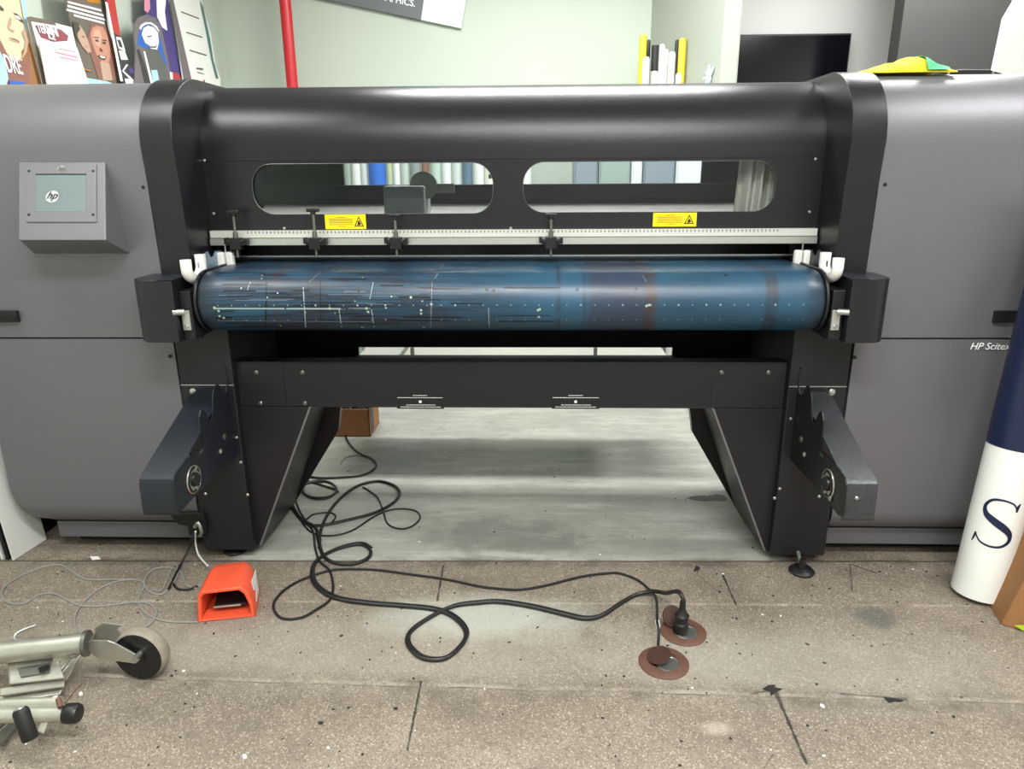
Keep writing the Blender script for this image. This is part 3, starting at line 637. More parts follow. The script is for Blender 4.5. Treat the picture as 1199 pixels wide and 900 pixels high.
# lower roll holder arms
for sgn in (-1, 1):
    t = empty('roll_arm', (sgn*1.0, 2.1, .36)); t.parent = PR; t.location = Vector((sgn*1.0, 2.1, .36))-ORG[PR.name]
    xp = -.928 if sgn < 0 else .924
    kf = .976
    def K(l): return [(y_*kf, 1.3-(1.3-z_)*kf) for y_, z_ in l]
    pl = [(2.258, .372), (2.258, .60), (2.29, .685), (2.282, .692), (2.262, .672), (2.252, .625), (2.240, .607), (2.222, .605), (2.205, .625), (2.190, .650), (2.172, .652), (2.150, .640), (2.136, .615), (2.128, .576), (2.112, .556), (2.097, .555),
          (2.080, .585), (2.066, .606), (2.052, .608), (2.034, .588), (2.028, .54), (2.026, .495), (1.98, .498), (1.90, .492), (1.848, .482), (1.835, .466), (1.828, .384), (1.836, .370), (1.858, .364), (1.975, .371)]
    ap = MB().prism('x', [(min(y_, 2.2045), z_) for y_, z_ in K(pl)], xp-.002, xp+.002).build('arm_plate', 'dark_blue_paint' if sgn < 0 else 'black_plastic', t, weld=True)
    xo = -1.030 if sgn < 0 else 1.012; xa, xb = min(xo, xp), max(xo, xp)
    th = .003
    cv = [(2.204, .625), (2.150, .625), (1.815, .495), (1.803, .486), (1.797, .472), (1.794, .386), (1.798, .378)]
    inr = [(y_+th if k > 1 else y_, z_-th if k < 5 else z_) for k, (y_, z_) in enumerate(cv)]
    MB().prism('x', cv+inr[::-1], xa, xb).build('arm_cover', 'worn_paint' if sgn > 0 else 'dark_blue_paint', t, smooth=True, ang=25)
    MB().prism('x', [(2.204, .623), (2.150, .623), (1.815, .492), (1.803, .483), (1.800, .380), (1.93, .38), (2.204, .50)], xo-.0015, xo+.0015).build('arm_cheek', 'dark_blue_paint', t)
    # bearing hub
    hy, hz = (1.895, .445); ax = Vector((-sgn, 0, 0))
    mb = MB(); mb.lathe((xp-sgn*.002, hy, hz), [(.040, 0), (.040, .004), (.034, .008), (.032, .002), (.022, .002), (.020, .012), (.006, .014)], 28, 0, ax); hb = mb.build('bearing_hub', 'black_plastic', t, smooth=True)
    mb = MB(); mb.lathe((xp-sgn*.002, hy, hz), [(.041, 0), (.0425, .003), (.041, .005), (.039, .003)], 28, 0, ax); mb.build('hub_ring', 'zinc', hb, smooth=True)
    for dy, dz in ((.02, .005), (.005, -.028), (-.02, -.033) if sgn > 0 else (.012, .03)):
        mb = MB(); screw(mb, (xp-sgn*.006, hy+dy*1.4, hz+dz), .008, ax); mb.build('screw', 'steel', hb, smooth=True)
    mb = MB(); mb.box(xp-.001-sgn*.002, xp+.001-sgn*.002, 1.955, 1.98, .500, .508); mb.build('stop_notch', 'zinc_dark', t)
    mb = MB(); screw(mb, (xp-sgn*.002, 2.13, .49), .011, ax); mb.build('mounting_bolt', 'zinc_dark', t, smooth=True); mb = MB(); screw(mb, (xp-sgn*.002, 2.09, .455), .008, ax); mb.build('mounting_bolt', 'zinc', t, smooth=True)
    if sgn > 0: mb = MB(); screw(mb, PY(1003, 583, 1.796), .006); mb.build('screw', 'steel', t, smooth=True)

# operator console on the left housing
t = empty('operator_console', (-1.33, 2.19, 1.07)); t.parent = PR; t.location = Vector((-1.33, 2.19, 1.07))-ORG[PR.name]
TL, TR, BRf, BLf = PY(22, 190, 2.188), PY(123, 190, 2.188), PY(124, 281, 2.06), PY(22, 281, 2.06)
BRb, BLb = PY(152, 297, 2.195), PY(40, 297, 2.195)
vs = [TL, TR, BRf, BLf, BRb, BLb, TL+Vector((0, .02, 0)), TR+Vector((0, .02, 0))]
mb = MB(); mb.add(vs, [(0, 1, 2, 3), (3, 2, 4, 5), (1, 7, 4, 2), (0, 3, 5, 6), (0, 6, 7, 1), (6, 5, 4, 7)]); cs_ = mb.build('console_body', 'console_grey', t, bev=.0025)
n_ = (TR-TL).cross(BLf-TL).normalized()
if n_.dot(CAM-TL) < 0: n_ = -n_
def CF(px, py, e=0): return PP(px, py, TL, n_)+n_*e
def cplate(pts, e, th, m, mb_): mb_.plate([CF(*p, e) for p in pts], th, m, -n_)
mb = MB(); q = [(31.5, 193), (113.5, 193), (113.5, 260.5), (31.5, 260.5)]
mb.loft([CF(*p, .004) for p in q], [CF(*p, -.001) for p in q]); bz = mb.build('bezel', 'console_grey', t, bev=.001)
mb = MB(); cplate([(43.5, 205), (101.5, 205), (101.5, 248.5), (43.5, 248.5)], .0046, .003, 0, mb); mb.build('touch_screen', 'screen', t)
mb = MB()
for a_, b_2 in (((43, 204.3), (102, 205.8)),): cplate([a_, (b_2[0], a_[1]), b_2, (a_[0], b_2[1])], .005, .002, 0, mb)
mb.build('screen_edge', 'void_black', t)
u_ = (TR-TL).normalized(); w_ = n_.cross(u_)
if w_.z < 0: w_ = -w_
for (cx_, cy_, r_, m1, m2, lb) in ((62.5, 231, .0195, 'ink_white', 'screen', 'round white logo shown on the screen'), (72.5, 199, .0125, 'steel', 'console_grey', 'small round badge above the screen')):
    c_ = CF(cx_, cy_, .0052); mb = MB(); mb.add([c_+(u_*math.cos(2*PI*k/28)+w_*math.sin(2*PI*k/28))*r_ for k in range(28)], [tuple(range(28))])
    mb.loft([c_+(u_*math.cos(2*PI*k/28)+w_*math.sin(2*PI*k/28))*r_ for k in range(28)], [c_-n_*.002+(u_*math.cos(2*PI*k/28)+w_*math.sin(2*PI*k/28))*r_ for k in range(28)])
    lg_ = mb.build('logo_disc', m1, t); lg_['label'] = lb
    text('logo_letters', 'hp', r_*1.65, c_-u_*r_*.86-w_*r_*.38+n_*.0008, u_, w_, 'dark_blue_paint' if r_ > .015 else m2, lg_, shear=.35, bold=.0003)
for p in ((35, 201), (110, 201), (35, 252), (110, 252)):
    mb = MB(); mb.lathe(CF(*p, .0035), [(.0042, 0), (.0042, .0015), (.001, .002)], 12, 0, n_); mb.build('screw', 'ink_black', t, smooth=True)

# ------------------------------------------------------------------ cables on the floor
def cable(name, pts, r, m, label, cat='cable', group=None, zs=None, parent=None):
    P = []
    for i, p in enumerate(pts):
        z = (zs or {}).get(i, r+.0005); P.append(PZ(p[0], p[1], z) if len(p) == 2 else Vector(p))
    mb = MB(); mb.tube(P, r, 8, sm=5); o = mb.build(name, m, parent, smooth=True)
    if parent is None: tag(o, label, cat, group)
    return o
plugx, plugy = PZ(797, 741).x, PZ(797, 741).y
main = [(560, 705.5), (585, 704.5), (622, 710), (660, 719), (685, 724), (705, 720), (725, 707), (745, 696)]
loopA = [(340, 588), (352, 607), (369, 617), (373, 632), (378, 649), (390, 658), (412, 660), (431, 653), (433, 643), (420, 637), (393, 643), (371, 656), (365, 672), (371, 687), (393, 700), (431, 706), (469, 709), (507, 713), (529, 721), (544, 736), (543, 751), (522, 770), (495, 770), (478, 755), (480, 740), (499, 725), (529, 710)]
Pm = [PZ(*p, .0068) for p in loopA+main]+[PZ(765, 692, .025), PZ(780, 694, .06), Vector((plugx-.01, plugy+.035, .118)), Vector((plugx, plugy+.004, .115)), Vector((plugx, plugy, .085))]
t = empty('power_cable', PZ(600, 707)); tag(t, 'thick black power cable looping over the floor to a plug in the rear floor socket', 'cable')
MB().tube(Pm, .0066, 10, sm=6).build('cord', 'cable_black', t, smooth=True)
mb = MB(); mb.lathe((plugx, plugy, .004), [(.020, 0), (.021, .03), (.017, .036), (.020, .046), (.021, .058), (.012, .07), (.009, .085), (.0085, .105)], 20); mb.build('plug', 'black_plastic', t, smooth=True)
off = [(p[0]+2.5, p[1]-2.2) for p in loopA[8:]+main[:-1]]
cable('cord_strand', [(745, 696)][:0]+off, .0035, 'cable_black', 'thin black cord running alongside the thick power cable', 'cable')
B = [(560, 686), (585, 689), (610, 690), (640, 685), (680, 675), (710, 671), (725, 671), (745, 678), (758, 688)]
Bl = [(345, 600), (365, 619), (369, 641), (374, 656.5), (386, 668), (390, 687), (386, 702), (371, 713), (352, 723), (329, 723), (320, 709), (329, 694), (348, 681), (371, 672), (390, 667), (412, 666), (442, 667), (476, 671.6), (522, 678)]
l2 = PZ(770, 762)
Pb = [PZ(*p, .005) for p in Bl+B]+[PZ(768, 700, .03), Vector((l2.x+.005, l2.y+.06, .062)), Vector((l2.x+.004, l2.y+.02, .05)), Vector((l2.x, l2.y, .018))]
t = empty('data_cable', PZ(600, 689)); tag(t, 'thin black cable with a white sleeve running to the front floor socket', 'cable')
MB().tube(Pb, .0042, 8, sm=6).build('cord', 'cable_black', t, smooth=True)
mb = MB(); mb.cyl((l2.x+.005, l2.y+.055, .0600), (l2.x+.004, l2.y+.03, .0555), .006, 12); mb.build('sleeve', 'white_plastic', t)
cable('power_cable', [(340, 592), (356, 611), (374, 615), (405, 609), (439, 600), (461, 588), (468, 577), (461, 568), (442, 563), (420, 568), (401, 581), (386, 598), (376, 619), (374, 641)], .0062, 'cable_black', 'black cable forming the tall loop under the middle of the printer', 'cable')
cable('data_cable', [(425, 570), (441, 581), (448, 596), (454, 613), (469, 619), (484, 615), (492, 605), (484, 597), (461, 596), (439, 604), (412, 621), (386, 627), (363, 622), (346, 600)], .0035, 'cable_black', 'thin black cable with a small round loop, rightmost of the tangle', 'cable')
coil = []
for k in range(40): a = k*2*PI/14; coil.append((374+(19+k*.05)*math.cos(a), 573+(11.5-k*.06)*math.sin(a)))
cable('data_cable', [(350, 560)]+coil, .0042, 'cable_black', 'black cable wound in flat coils beside the left printer leg', 'cable')
cable('power_cable', [(399, 498), (403, 505), (408, 518), (420, 530), (437, 538), (439.5, 547), (424, 556), (393, 559), (371, 559), (352, 556)], .0048, 'cable_black', 'black cable curving from the cardboard box to the left printer leg', 'cable')
cable('data_cable', [(352, 606), (357, 609), (367, 602), (386, 600), (393, 605), (382, 615), (363, 613), (352, 600), (346, 585)], .0035, 'cable_black', 'short thin black cable in a small loop at the foot of the left leg', 'cable')
cable('data_cable', [(399, 543), (404, 536), (416, 533), (428, 534)], .0025, 'cable_grey', 'short grey cable end lying beside the cardboard box cable', 'cable')
# grey cables by the pedal
cable('signal_cable', [(157, 678), (130, 678), (101, 678), (84, 669), (69, 661), (43, 666), (14, 680), (2, 693), (9, 705), (29, 706), (46, 696), (64, 695), (78, 702), (95, 709), (124, 709), (153, 705), (173, 706), (183, 715), (179, 727), (172, 733)], .0028, 'cable_grey', 'grey cable in the widest loop at the left edge of the floor', 'cable', None)
cable('signal_cable', [(232, 728), (202, 728), (182, 724), (168, 715), (162, 701), (169, 686), (162, 679), (139, 680), (118, 688), (104, 699), (92, 712), (87, 727), (91, 741)], .0028, 'cable_grey', 'grey cable from the front corner of the orange pedal towards the caster', 'cable', None)
cable('signal_cable', [(231, 689), (219, 685), (211, 669), (196, 664), (179, 667), (169, 680), (176, 693), (191, 695), (202, 683), (208, 672), (206, 660), (200, 668), (190, 690), (180, 690)], .0028, 'cable_grey', 'grey cable in a tight round loop left of the orange pedal', 'cable', None)
pc = [PY(229, 622, 2.17), PZ(229, 636, .06), PZ(233, 650, .02), PZ(243, 662, .03)]
mb = MB(); mb.tube(pc, .0032, 8, sm=6); tag(mb.build('signal_cable', 'white_plastic', smooth=True), 'white cable hanging from the printer to the back of the orange pedal', 'cable')
pc = [PY(226, 626, 2.17), PZ(222, 640, .05), PZ(212, 660, .01), PZ(202, 680, .005), PZ(197, 690, .005)]
mb = MB(); mb.tube(pc, .0042, 8, sm=6); tag(mb.build('power_cable', 'cable_black', smooth=True), 'short black cable hanging from the printer down to the left floor', 'cable')
cable('power_cable', [(203, 683), (208, 689), (220, 690), (231, 686)], .004, 'cable_black', 'short black cable lying against the left side of the orange pedal', 'cable')

# floor sockets
def socket(cxp, cyp, r, name, label):
    c = PZ(cxp, cyp); t = empty(name, c); tag(t, label, 'floor socket')
    mb = MB(); mb.lathe((c.x, c.y, 0), [(r, .0), (r, .003), (r*.93, .006), (r*.62, .007), (r*.6, .003), (.03, .002)], 40)
    mb.lathe((c.x, c.y, 0), [(.03, .002), (.0005, .0015)], 40); mb.build('cover_ring', 'outlet_brown', t, smooth=True)
    return c, t
c, t = socket(800, 740, .067, 'floor_socket', 'round brown metal floor socket with the black plug in it')
mb = MB(); mb.lathe((c.x+.008, c.y-.004, .0022), [(.036, 0), (.036, .0015), (.03, .003), (.028, .001)], 30); mb.build('socket_rim', 'steel', t, smooth=True)
R_ = Matrix.Rotation(math.radians(60), 3, 'X')
mb = MB(); mb.lathe((c.x-.028, c.y+.035, .030), [(.032, 0), (.032, .004)], 30, 0, Vector((.3, -.75, .6))); mb.build('flap', 'outlet_dark', t)
c, t = socket(777, 776, .069, 'floor_socket', 'round brown metal floor socket nearer the camera with its flap half open')
mb = MB(); mb.lathe((c.x+.014, c.y-.008, .0022), [(.036, 0), (.036, .0015), (.03, .003), (.028, .001)], 30); mb.build('socket_rim', 'steel', t, smooth=True)
mb = MB(); mb.lathe((c.x-.012, c.y+.010, .0165), [(.033, 0), (.034, .002), (.033, .004)], 30, 0, Vector((-.32, -.1, 1))); mb.build('flap', 'outlet_dark', t, smooth=True)

# ------------------------------------------------------------------ orange foot pedal
def pedal():
    bl, br, rr, rl = PZ(231, 729), PZ(299, 722), PZ(301, 688), PZ(247, 688)
    c = PZ(265, 710); t = empty('foot_pedal', c); tag(t, 'orange hooded foot pedal on the floor in front of the left printer column', 'foot pedal')
    u = (br-bl).normalized(); w = Vector((-u.y, u.x, 0)); Wd = (br-bl).length; D = .17; o = bl
    sec = []   # cross sections from the open mouth backwards: (depth, inset left, inset right, height, shoulder)
    for d, il, ir, h in ((0, .0, .0, .105), (.04, .002, .001, .108), (.11, .006, .006, .112), (.155, .010, .012, .104), (D, .018, .02, .09)):
        L, R = il, Wd-ir; lean = .012
        sec.append([(L, 0), (L+.004+lean*.3, h*.55), (L+lean, h-.012), (L+lean+.012, h), (R-lean-.020, h+.002), (R-lean-.004, h-.014), (R-.003, h*.45), (R, 0)])
    def P3(d, q): return o+u*q[0]+w*d+Vector((0, 0, q[1]+.001))
    ds = (0, .04, .11, .155, D); n = 8; vs = []; fs = []
    for d, s_ in zip(ds, sec): vs += [P3(d, q) for q in s_]
    for i in range(4):
        for k in range(n-1): fs.append((i*n+k, i*n+k+1, (i+1)*n+k+1, (i+1)*n+k))
    fs.append(tuple(4*n+k for k in range(n)))
    m0 = len(vs); th = .011   # inner skin set back inside the mouth
    cx_ = Wd/2
    for d, s_ in zip(ds, sec): vs += [P3(min(d, D-.012), (cx_+(q[0]-cx_)*(1-2*th/Wd), max(.006, q[1]*(1-th/.105)) if q[1] > 0 else .006)) for q in s_]
    for i in range(4):
        for k in range(n-1): fs.append((m0+i*n+k, m0+(i+1)*n+k, m0+(i+1)*n+k+1, m0+i*n+k+1))
    for k in range(n-1): fs.append((k, m0+k, m0+k+1, k+1))
    fs.append((0, n-1, m0+n-1, m0)); fs.append((0, 4*n, 5*n-1, n-1)); fs.append((m0, m0+n-1, m0+5*n-1, m0+4*n)); fs.append(tuple(m0+4*n+k for k in range(n)))
    mb = MB(); mb.add(vs, fs); mb.build('pedal_hood', 'orange_paint', t, bev=.003, smooth=True, ang=40)
    mb = MB(); a = [P3(.035, (.045, .030)), P3(.035, (Wd-.03, .030)), P3(.13, (Wd-.03, .058)), P3(.13, (.045, .058))]; mb.plate(a, .01, 0, Vector((0, 0, -1))); mb.build('treadle', 'black_plastic', t, bev=.002)
    mb = MB(); mb.cyl(P3(.033, (.043, .026)), P3(.033, (Wd-.045, .026)), .0035, 10); mb.build('treadle_bar', 'steel', t)
    s0 = sec[2]; mb = MB(); a = [P3(.05, (Wd-.003+.001, .02)), P3(.12, (Wd-.008+.001, .018)), P3(.135, (Wd-.012, .085)), P3(.06, (Wd-.012, .088))]; mb.plate(a, .001, 0, -u); 
    mb.build('type_label', 'white_plastic', t)
pedal()

# ------------------------------------------------------------------ steel trolley, lower left
def trolley():
    t = empty('lifting_trolley', PZ(60, 800)); tag(t, 'galvanised steel trolley with caster wheel and black crank grip in the lower left corner', 'trolley')
    a = PZ(101, 753, .115); b = PZ(0, 764, .115); b = b+(b-a)*1.2
    MB().tube([a, b], .028, 16).build('frame_tube', 'zinc', t, smooth=True, ang=60)
    d = (a-b).normalized()
    mb = MB(); mb.cyl(a-d*.004, a+d*.006, .034, 24); mb.build('swivel_ring', 'zinc_dark', t, smooth=True)
    # caster
    ax = Vector((.10, 1, .0)).normalized(); r = .073; wc = PZ(161, 769, r); wd = .042
    mb = MB(); mb.lathe(wc, [(.048, .0), (.064, -.001), (r-.003, .005), (r, .012), (r, wd-.012), (r-.003, wd-.005), (.064, wd), (.048, wd)], 40, 0, ax); wh = mb.build('wheel', 'rubber_tread', t, smooth=True)
    mb = MB(); mb.lathe(wc, [(.067, -.0015), (.067, .004), (.058, .004), (.058, .010), (.022, .010), (.022, -.004), (.001, -.004)], 36, 0, ax)
    for k in range(8):
        an = k*PI/4; c_ = wc+Vector((math.cos(an)*.038, 0, math.sin(an)*.038)); mb.box(c_.x-.004, c_.x+.004, c_.y-.002, c_.y+.012, c_.z-.02, c_.z+.02, 0, Matrix.Rotation(-an+PI/2, 3, 'Y'))
    mb.build('wheel_disc', 'black_plastic', wh, smooth=True)
    hub = wc-ax*.012
    def fork(pts, off_, th=.005): 
        mb = MB(); mb.plate([PP(px_, py_, hub+ax*off_, ax) for px_, py_ in pts], th, 0, ax); return mb
    front = fork([(103, 752), (108, 750), (126, 750), (134, 753), (161, 768), (163, 773), (158, 777), (152, 776), (114, 771), (104, 762)], -.006)
    front.build('fork_plate', 'zinc', t, bev=.0015)
    rear = fork([(103, 752), (111, 735), (120, 729), (143, 732), (137, 736), (150, 752), (120, 757)], wd+.024)
    rear.build('fork_plate', 'zinc', t, bev=.0015)
    A = [PP(103, 752, hub-ax*.006, ax), PP(108, 750, hub-ax*.006, ax), PP(104, 762, hub-ax*.006, ax)]
    C = [PP(104, 748, hub+ax*(wd+.02), ax), PP(113, 735, hub+ax*(wd+.02), ax), PP(108, 752, hub+ax*(wd+.02), ax)]
    mb = MB(); mb.loft(A, C); mb.build('fork_bridge', 'zinc', t, bev=.001)
    mb = MB(); mb.cyl(PP(158, 771, hub-ax*.012, ax), PP(158, 771, hub-ax*.012, ax)+ax*(wd+.03), .008, 16); mb.build('axle', 'steel', t, smooth=True)
    # channel bracket under the tube
    mb = MB(); z1 = .085
    q = [PZ(10, 776, z1), PZ(66, 767, z1), PZ(75, 793, z1-.02), PZ(12, 800, z1-.02)]; mb.plate(q, .004, 0, Vector((0, 0, -1)))
    mb.plate([PZ(10, 776, z1), PZ(12, 800, z1-.02), PZ(13, 795, .02), PZ(11, 779, .03)], .003, 0, Vector((-1, 0, 0)))
    mb.plate([PZ(62, 770, z1+.01), PZ(70, 764, z1+.02), PZ(84, 768, z1), PZ(66, 790, z1-.02), PZ(60, 782, z1-.02)], .004, 0, Vector((0, 0, -1)))
    mb.build('channel_bracket', 'zinc', t, bev=.001)
    mb = MB(); mb.plate([PZ(20, 782, z1-.004), PZ(60, 775, z1-.004), PZ(58, 787, z1-.012), PZ(24, 792, z1-.012)], .003, 0, Vector((0, 0, -1))); mb.build('channel_shade', 'zinc_dark', t)  # darker zinc sheet paints the shade inside the channel
    mb = MB(); mb.plate([PZ(44, 782, z1), PZ(57, 777, z1), PZ(58, 780, z1), PZ(46, 785, z1)], .002, 0, Vector((0, 0, -1))); mb.build('channel_slot', 'ink_black', t)
    mb = MB(); mb.plate([PZ(0, 806, .055), PZ(76, 793, .055), PZ(75, 803, .05), PZ(0, 814, .05)], .004, 0, Vector((0, 0, -1))); mb.plate([PZ(0, 815, .04), PZ(75, 802, .04), PZ(70, 812, .03), PZ(0, 824, .03)], .004, 0, Vector((0, 0, -1))); mb.build('angle_bar', 'zinc', t, bev=.001)
    for p in ((16, 812), (54, 806), (65, 805), (27, 811)):
        mb = MB(); screw(mb, PZ(*p, .0405), .004, Vector((0, 0, 1))); mb.build('rivet', 'ink_black', t)
    mb = MB(); mb.plate([PZ(84, 769, .06), PZ(96, 764, .06), PZ(78, 795, .03), PZ(68, 793, .03)], .006, 0, Vector((0, 0, -1))); mb.build('strut', 'zinc', t, bev=.001)
    # second tube with end cap
    a = PZ(80, 835, .075); b = PZ(0, 837, .075); b = b+(b-a)*1.2; MB().tube([a, b], .019, 16).build('frame_tube', 'zinc', t, smooth=True, ang=60)
    a2 = PZ(72, 821, .09); b2 = PZ(0, 824, .09); b2 = b2+(b2-a2); MB().tube([a2, b2], .012, 12).build('frame_tube', 'zinc', t, smooth=True, ang=60)
    d = (a-b).normalized(); mb = MB(); mb.lathe(a-d*.006, [(.0225, 0), (.0235, .006), (.0235, .026), (.020, .032), (.001, .034)], 28, 0, d); mb.build('end_cap', 'black_plastic', t, smooth=True)
    mb = MB(); mb.plate([PZ(61, 815, .105), PZ(68, 813, .105), PZ(51, 858, .05), PZ(44, 855, .05)], .004, 0, Vector((0, 0, -1))); mb.build('crank_arm', 'zinc', t, bev=.001)
    mb = MB(); mb.cyl(PZ(68, 818, .11), PZ(71, 828, .10), .006, 10); mb.tube([PZ(76, 823, .10), PZ(85, 812, .10), PZ(95, 801, .10)], .002, 6); mb.build('lock_screw', 'outlet_brown', t)
    p, q = PZ(24, 832, .16), PZ(36, 866, .10); d = (q-p).normalized()
    mb = MB(); mb.lathe(p, [(.012, -.006), (.016, 0), (.017, .004), (.0165, (q-p).length-.004), (.014, (q-p).length)], 24, 0, d); g_ = mb.build('grip', 'rubber', t, smooth=True)
    mb = MB(); mb.lathe(p-d*.001, [(.001, -.006), (.012, -.006), (.014, .001)], 20, 0, d); mb.build('grip_end', 'steel', g_)
    mb = MB(); mb.plate([PZ(0, 856, .03), PZ(16, 843, .03), PZ(22, 849, .03), PZ(0, 872, .03)], .004, 0, Vector((0, 0, -1))); mb.plate([PZ(0, 845, .035), PZ(11, 841, .035), PZ(0, 852, .035)], .004, 0, Vector((0, 0, -1))); mb.build('flat_bar', 'zinc_dark', t)
    mb = MB(); mb.tube([PZ(42, 732, .05), PZ(28, 737, .05), PZ(18, 743, .045), PZ(20, 749, .035), PZ(36, 749, .03)], .0045, 10, sm=5); mb.build('hook_rod', 'steel', t, smooth=True)
mat('rubber_tread', '#8e8578', .7, 0, .3, 50, .2, 60)
trolley()

# ------------------------------------------------------------------ right side: rolls, carton
def roll_between(name, base, topp, r, label, mats, split=None):
    t = empty(name, base); d = (topp-base).normalized(); L = (topp-base).length
    tag(t, label, 'roll', None)
    s = split if split else L
    MB().lathe(base, [(r-.006, .0), (r, .0), (r, s), (r-.006, s)], 40, 0, d).build('white_wrap' if split else 'roll_body', mats[0], t, smooth=True)
    if split: MB().lathe(base, [(r-.004, s-.001), (r+.0008, s), (r+.0008, L), (.03, L)], 40, 0, d).build('navy_wrap', mats[1], t, smooth=True)
    return t, d
Lp, Rp = PZ(1115, 690), PZ(1172, 707)
rb = .075; bc = PZ(1143, 690, .012); bc.y = 2.03; bc.x = PY(1144.5, 693, 2.03).x; s1 = PY(1189.5, 518, 2.055)
d_ = (s1-bc).normalized(); tp = bc+d_*1.2
t, d = roll_between('media_roll', bc, tp, rb, 'white and navy roll with a large S leaning on the right housing', ['tube_white', 'navy'], (s1-bc).length-.01)
# letter S wrapped on the tube
view = (CAM-(bc+d*.3)); side = d.cross(view).normalized(); face = side.cross(d).normalized()
if face.dot(view) < 0: face = -face
if side.x < 0: side = -side
cu = bpy.data.curves.new('S', 'FONT'); cu.body = 'S'; cu.size = .20; cu.resolution_u = 8
tmp = bpy.data.objects.new('S', cu); COL.objects.link(tmp); me = bpy.data.meshes.new_from_object(tmp.evaluated_get(bpy.context.evaluated_depsgraph_get())); bpy.data.objects.remove(tmp)
def S_letter():
    # serif S drawn as a stroke of varying width, then serifs, wrapped round the tube
    n = 40; pts = [(.62, .88), (.40, 1.0), (.14, .93), (.05, .76), (.16, .60), (.45, .48), (.78, .34), (.86, .17), (.72, .03), (.44, -.02), (.18, .06), (.06, .2)]
    pts = [(.86, .84), (.76, .955), (.52, 1.0), (.27, .955), (.14, .80), (.20, .64), (.42, .53), (.66, .43), (.83, .31), (.85, .16), (.70, .03), (.45, -.01), (.20, .04), (.06, .17)]
    P = smooth_path([(a, b, 0) for a, b in pts], 6); N = len(P); vs = []; fs = []
    for i, p in enumerate(P):
        tt = (P[min(i+1, N-1)]-P[max(i-1, 0)]).normalized(); nn = Vector((-tt.y, tt.x, 0)); u = i/(N-1); w = .018+.062*math.exp(-((u-.5)/.20)**2)
        vs += [p-nn*w, p+nn*w]
    fs = [(2*i, 2*i+1, 2*i+3, 2*i+2) for i in range(N-1)]
    for q in ([(.83, .80), (.885, .80), (.925, .985), (.89, .985), (.84, .93)], [(.035, .19), (.085, .20), (.065, .07), (.02, -.02), (-.01, -.02)]):
        o_ = len(vs); vs += [Vector((a, b, 0)) for a, b in q]; fs.append(tuple(range(o_, o_+len(q))))
    return vs, fs
vs, fs = S_letter(); hS = .150; wS = .115; R1 = rb+.0012; c0 = bc+d*((PY(1165, 604, 2.04)-bc).dot(d)-hS/2)
th0 = math.radians(0)
out = []
for v_ in vs:
    a = (v_.x-.45)*wS/R1+th0; out.append(c0+d*(v_.y*hS)+face*math.cos(a)*R1+side*math.sin(a)*R1)
mb = MB(); mb.add(out, fs); mb.build('letter', 'navy', t)
# second white roll behind
b2 = PZ(1190, 683); t2, _ = roll_between('media_roll', Vector((b2.x+.045, b2.y+.02, .014)), Vector((b2.x+.045, b2.y+.02, .014))+Vector((d.x, d.y*.5, d.z))*1.0, .05, 'plain white roll standing behind the S roll', ['tube_white'])
# carton at the right edge
t = empty('cardboard_carton', PZ(1210, 735)); tag(t, 'brown cardboard carton at the right edge in front of the white rolls', 'box')
q0, q1 = PZ(1172, 731), PZ(1199, 739); u = (q1-q0).normalized(); 
mb = MB(); A = [q0, q0+u*.3, q0+u*.3+Vector((.05, .16, 0)), q0+Vector((.03, .12, 0))]
mb.loft([p+Vector((0, 0, .001)) for p in A], [p+Vector((.16, .0, .62)) for p in A]); mb.build('carton_body', 'cardboard_light', t, bev=.002)
mb = MB(); p = PZ(1188, 732, .018); mb.plate([p+Vector((0, 0, 0)), p+u*.03+Vector((0, 0, .012)), p+u*.06+Vector((0, 0, .005)), p+u*.03+Vector((0, 0, -.012))], .002); mb.build('green_sticker', 'green_tape', t) if 'green_tape' in M else (mat('green_tape', '#b6cf2b', .5), mb.build('green_sticker', 'green_tape', t))

# small carton behind the printer
t = empty('cardboard_box', PZ(415, 512)); tag(t, 'small brown open cardboard box on the floor behind the printer', 'box')
a, b = PZ(385, 511), PZ(434, 511); mb = MB(); x0, x1, y0, y1 = a.x, b.x+.0, a.y, a.y+.22
mb.box(x0, x1, y0, y0+.004, 0, .15); mb.box(x0, x1, y1-.004, y1, 0, .15); mb.box(x0, x0+.004, y0, y1, 0, .15); mb.box(x1-.004, x1, y0, y1, 0, .15); mb.box(x0, x1, y0, y1, 0, .004)
mb.loft([(x1, y0, .15), (x1, y1, .15), (x1-.003, y1, .15), (x1-.003, y0, .15)], [(x1+.05, y0-.01, .19), (x1+.05, y1, .19), (x1+.047, y1, .19), (x1+.047, y0-.01, .19)], 1)
mb.build('carton_body', ['cardboard', 'cardboard_light'], t)
mb = MB()
for k in range(6): mb.box(x0+.02+k*.035, x0+.045+k*.035, y0+.02, y0+.09, .01, .158+.006*(k % 3), k % 2)
mb.build('packed_parts', ['roll_grey', 'roll_black'], t, bev=.003)

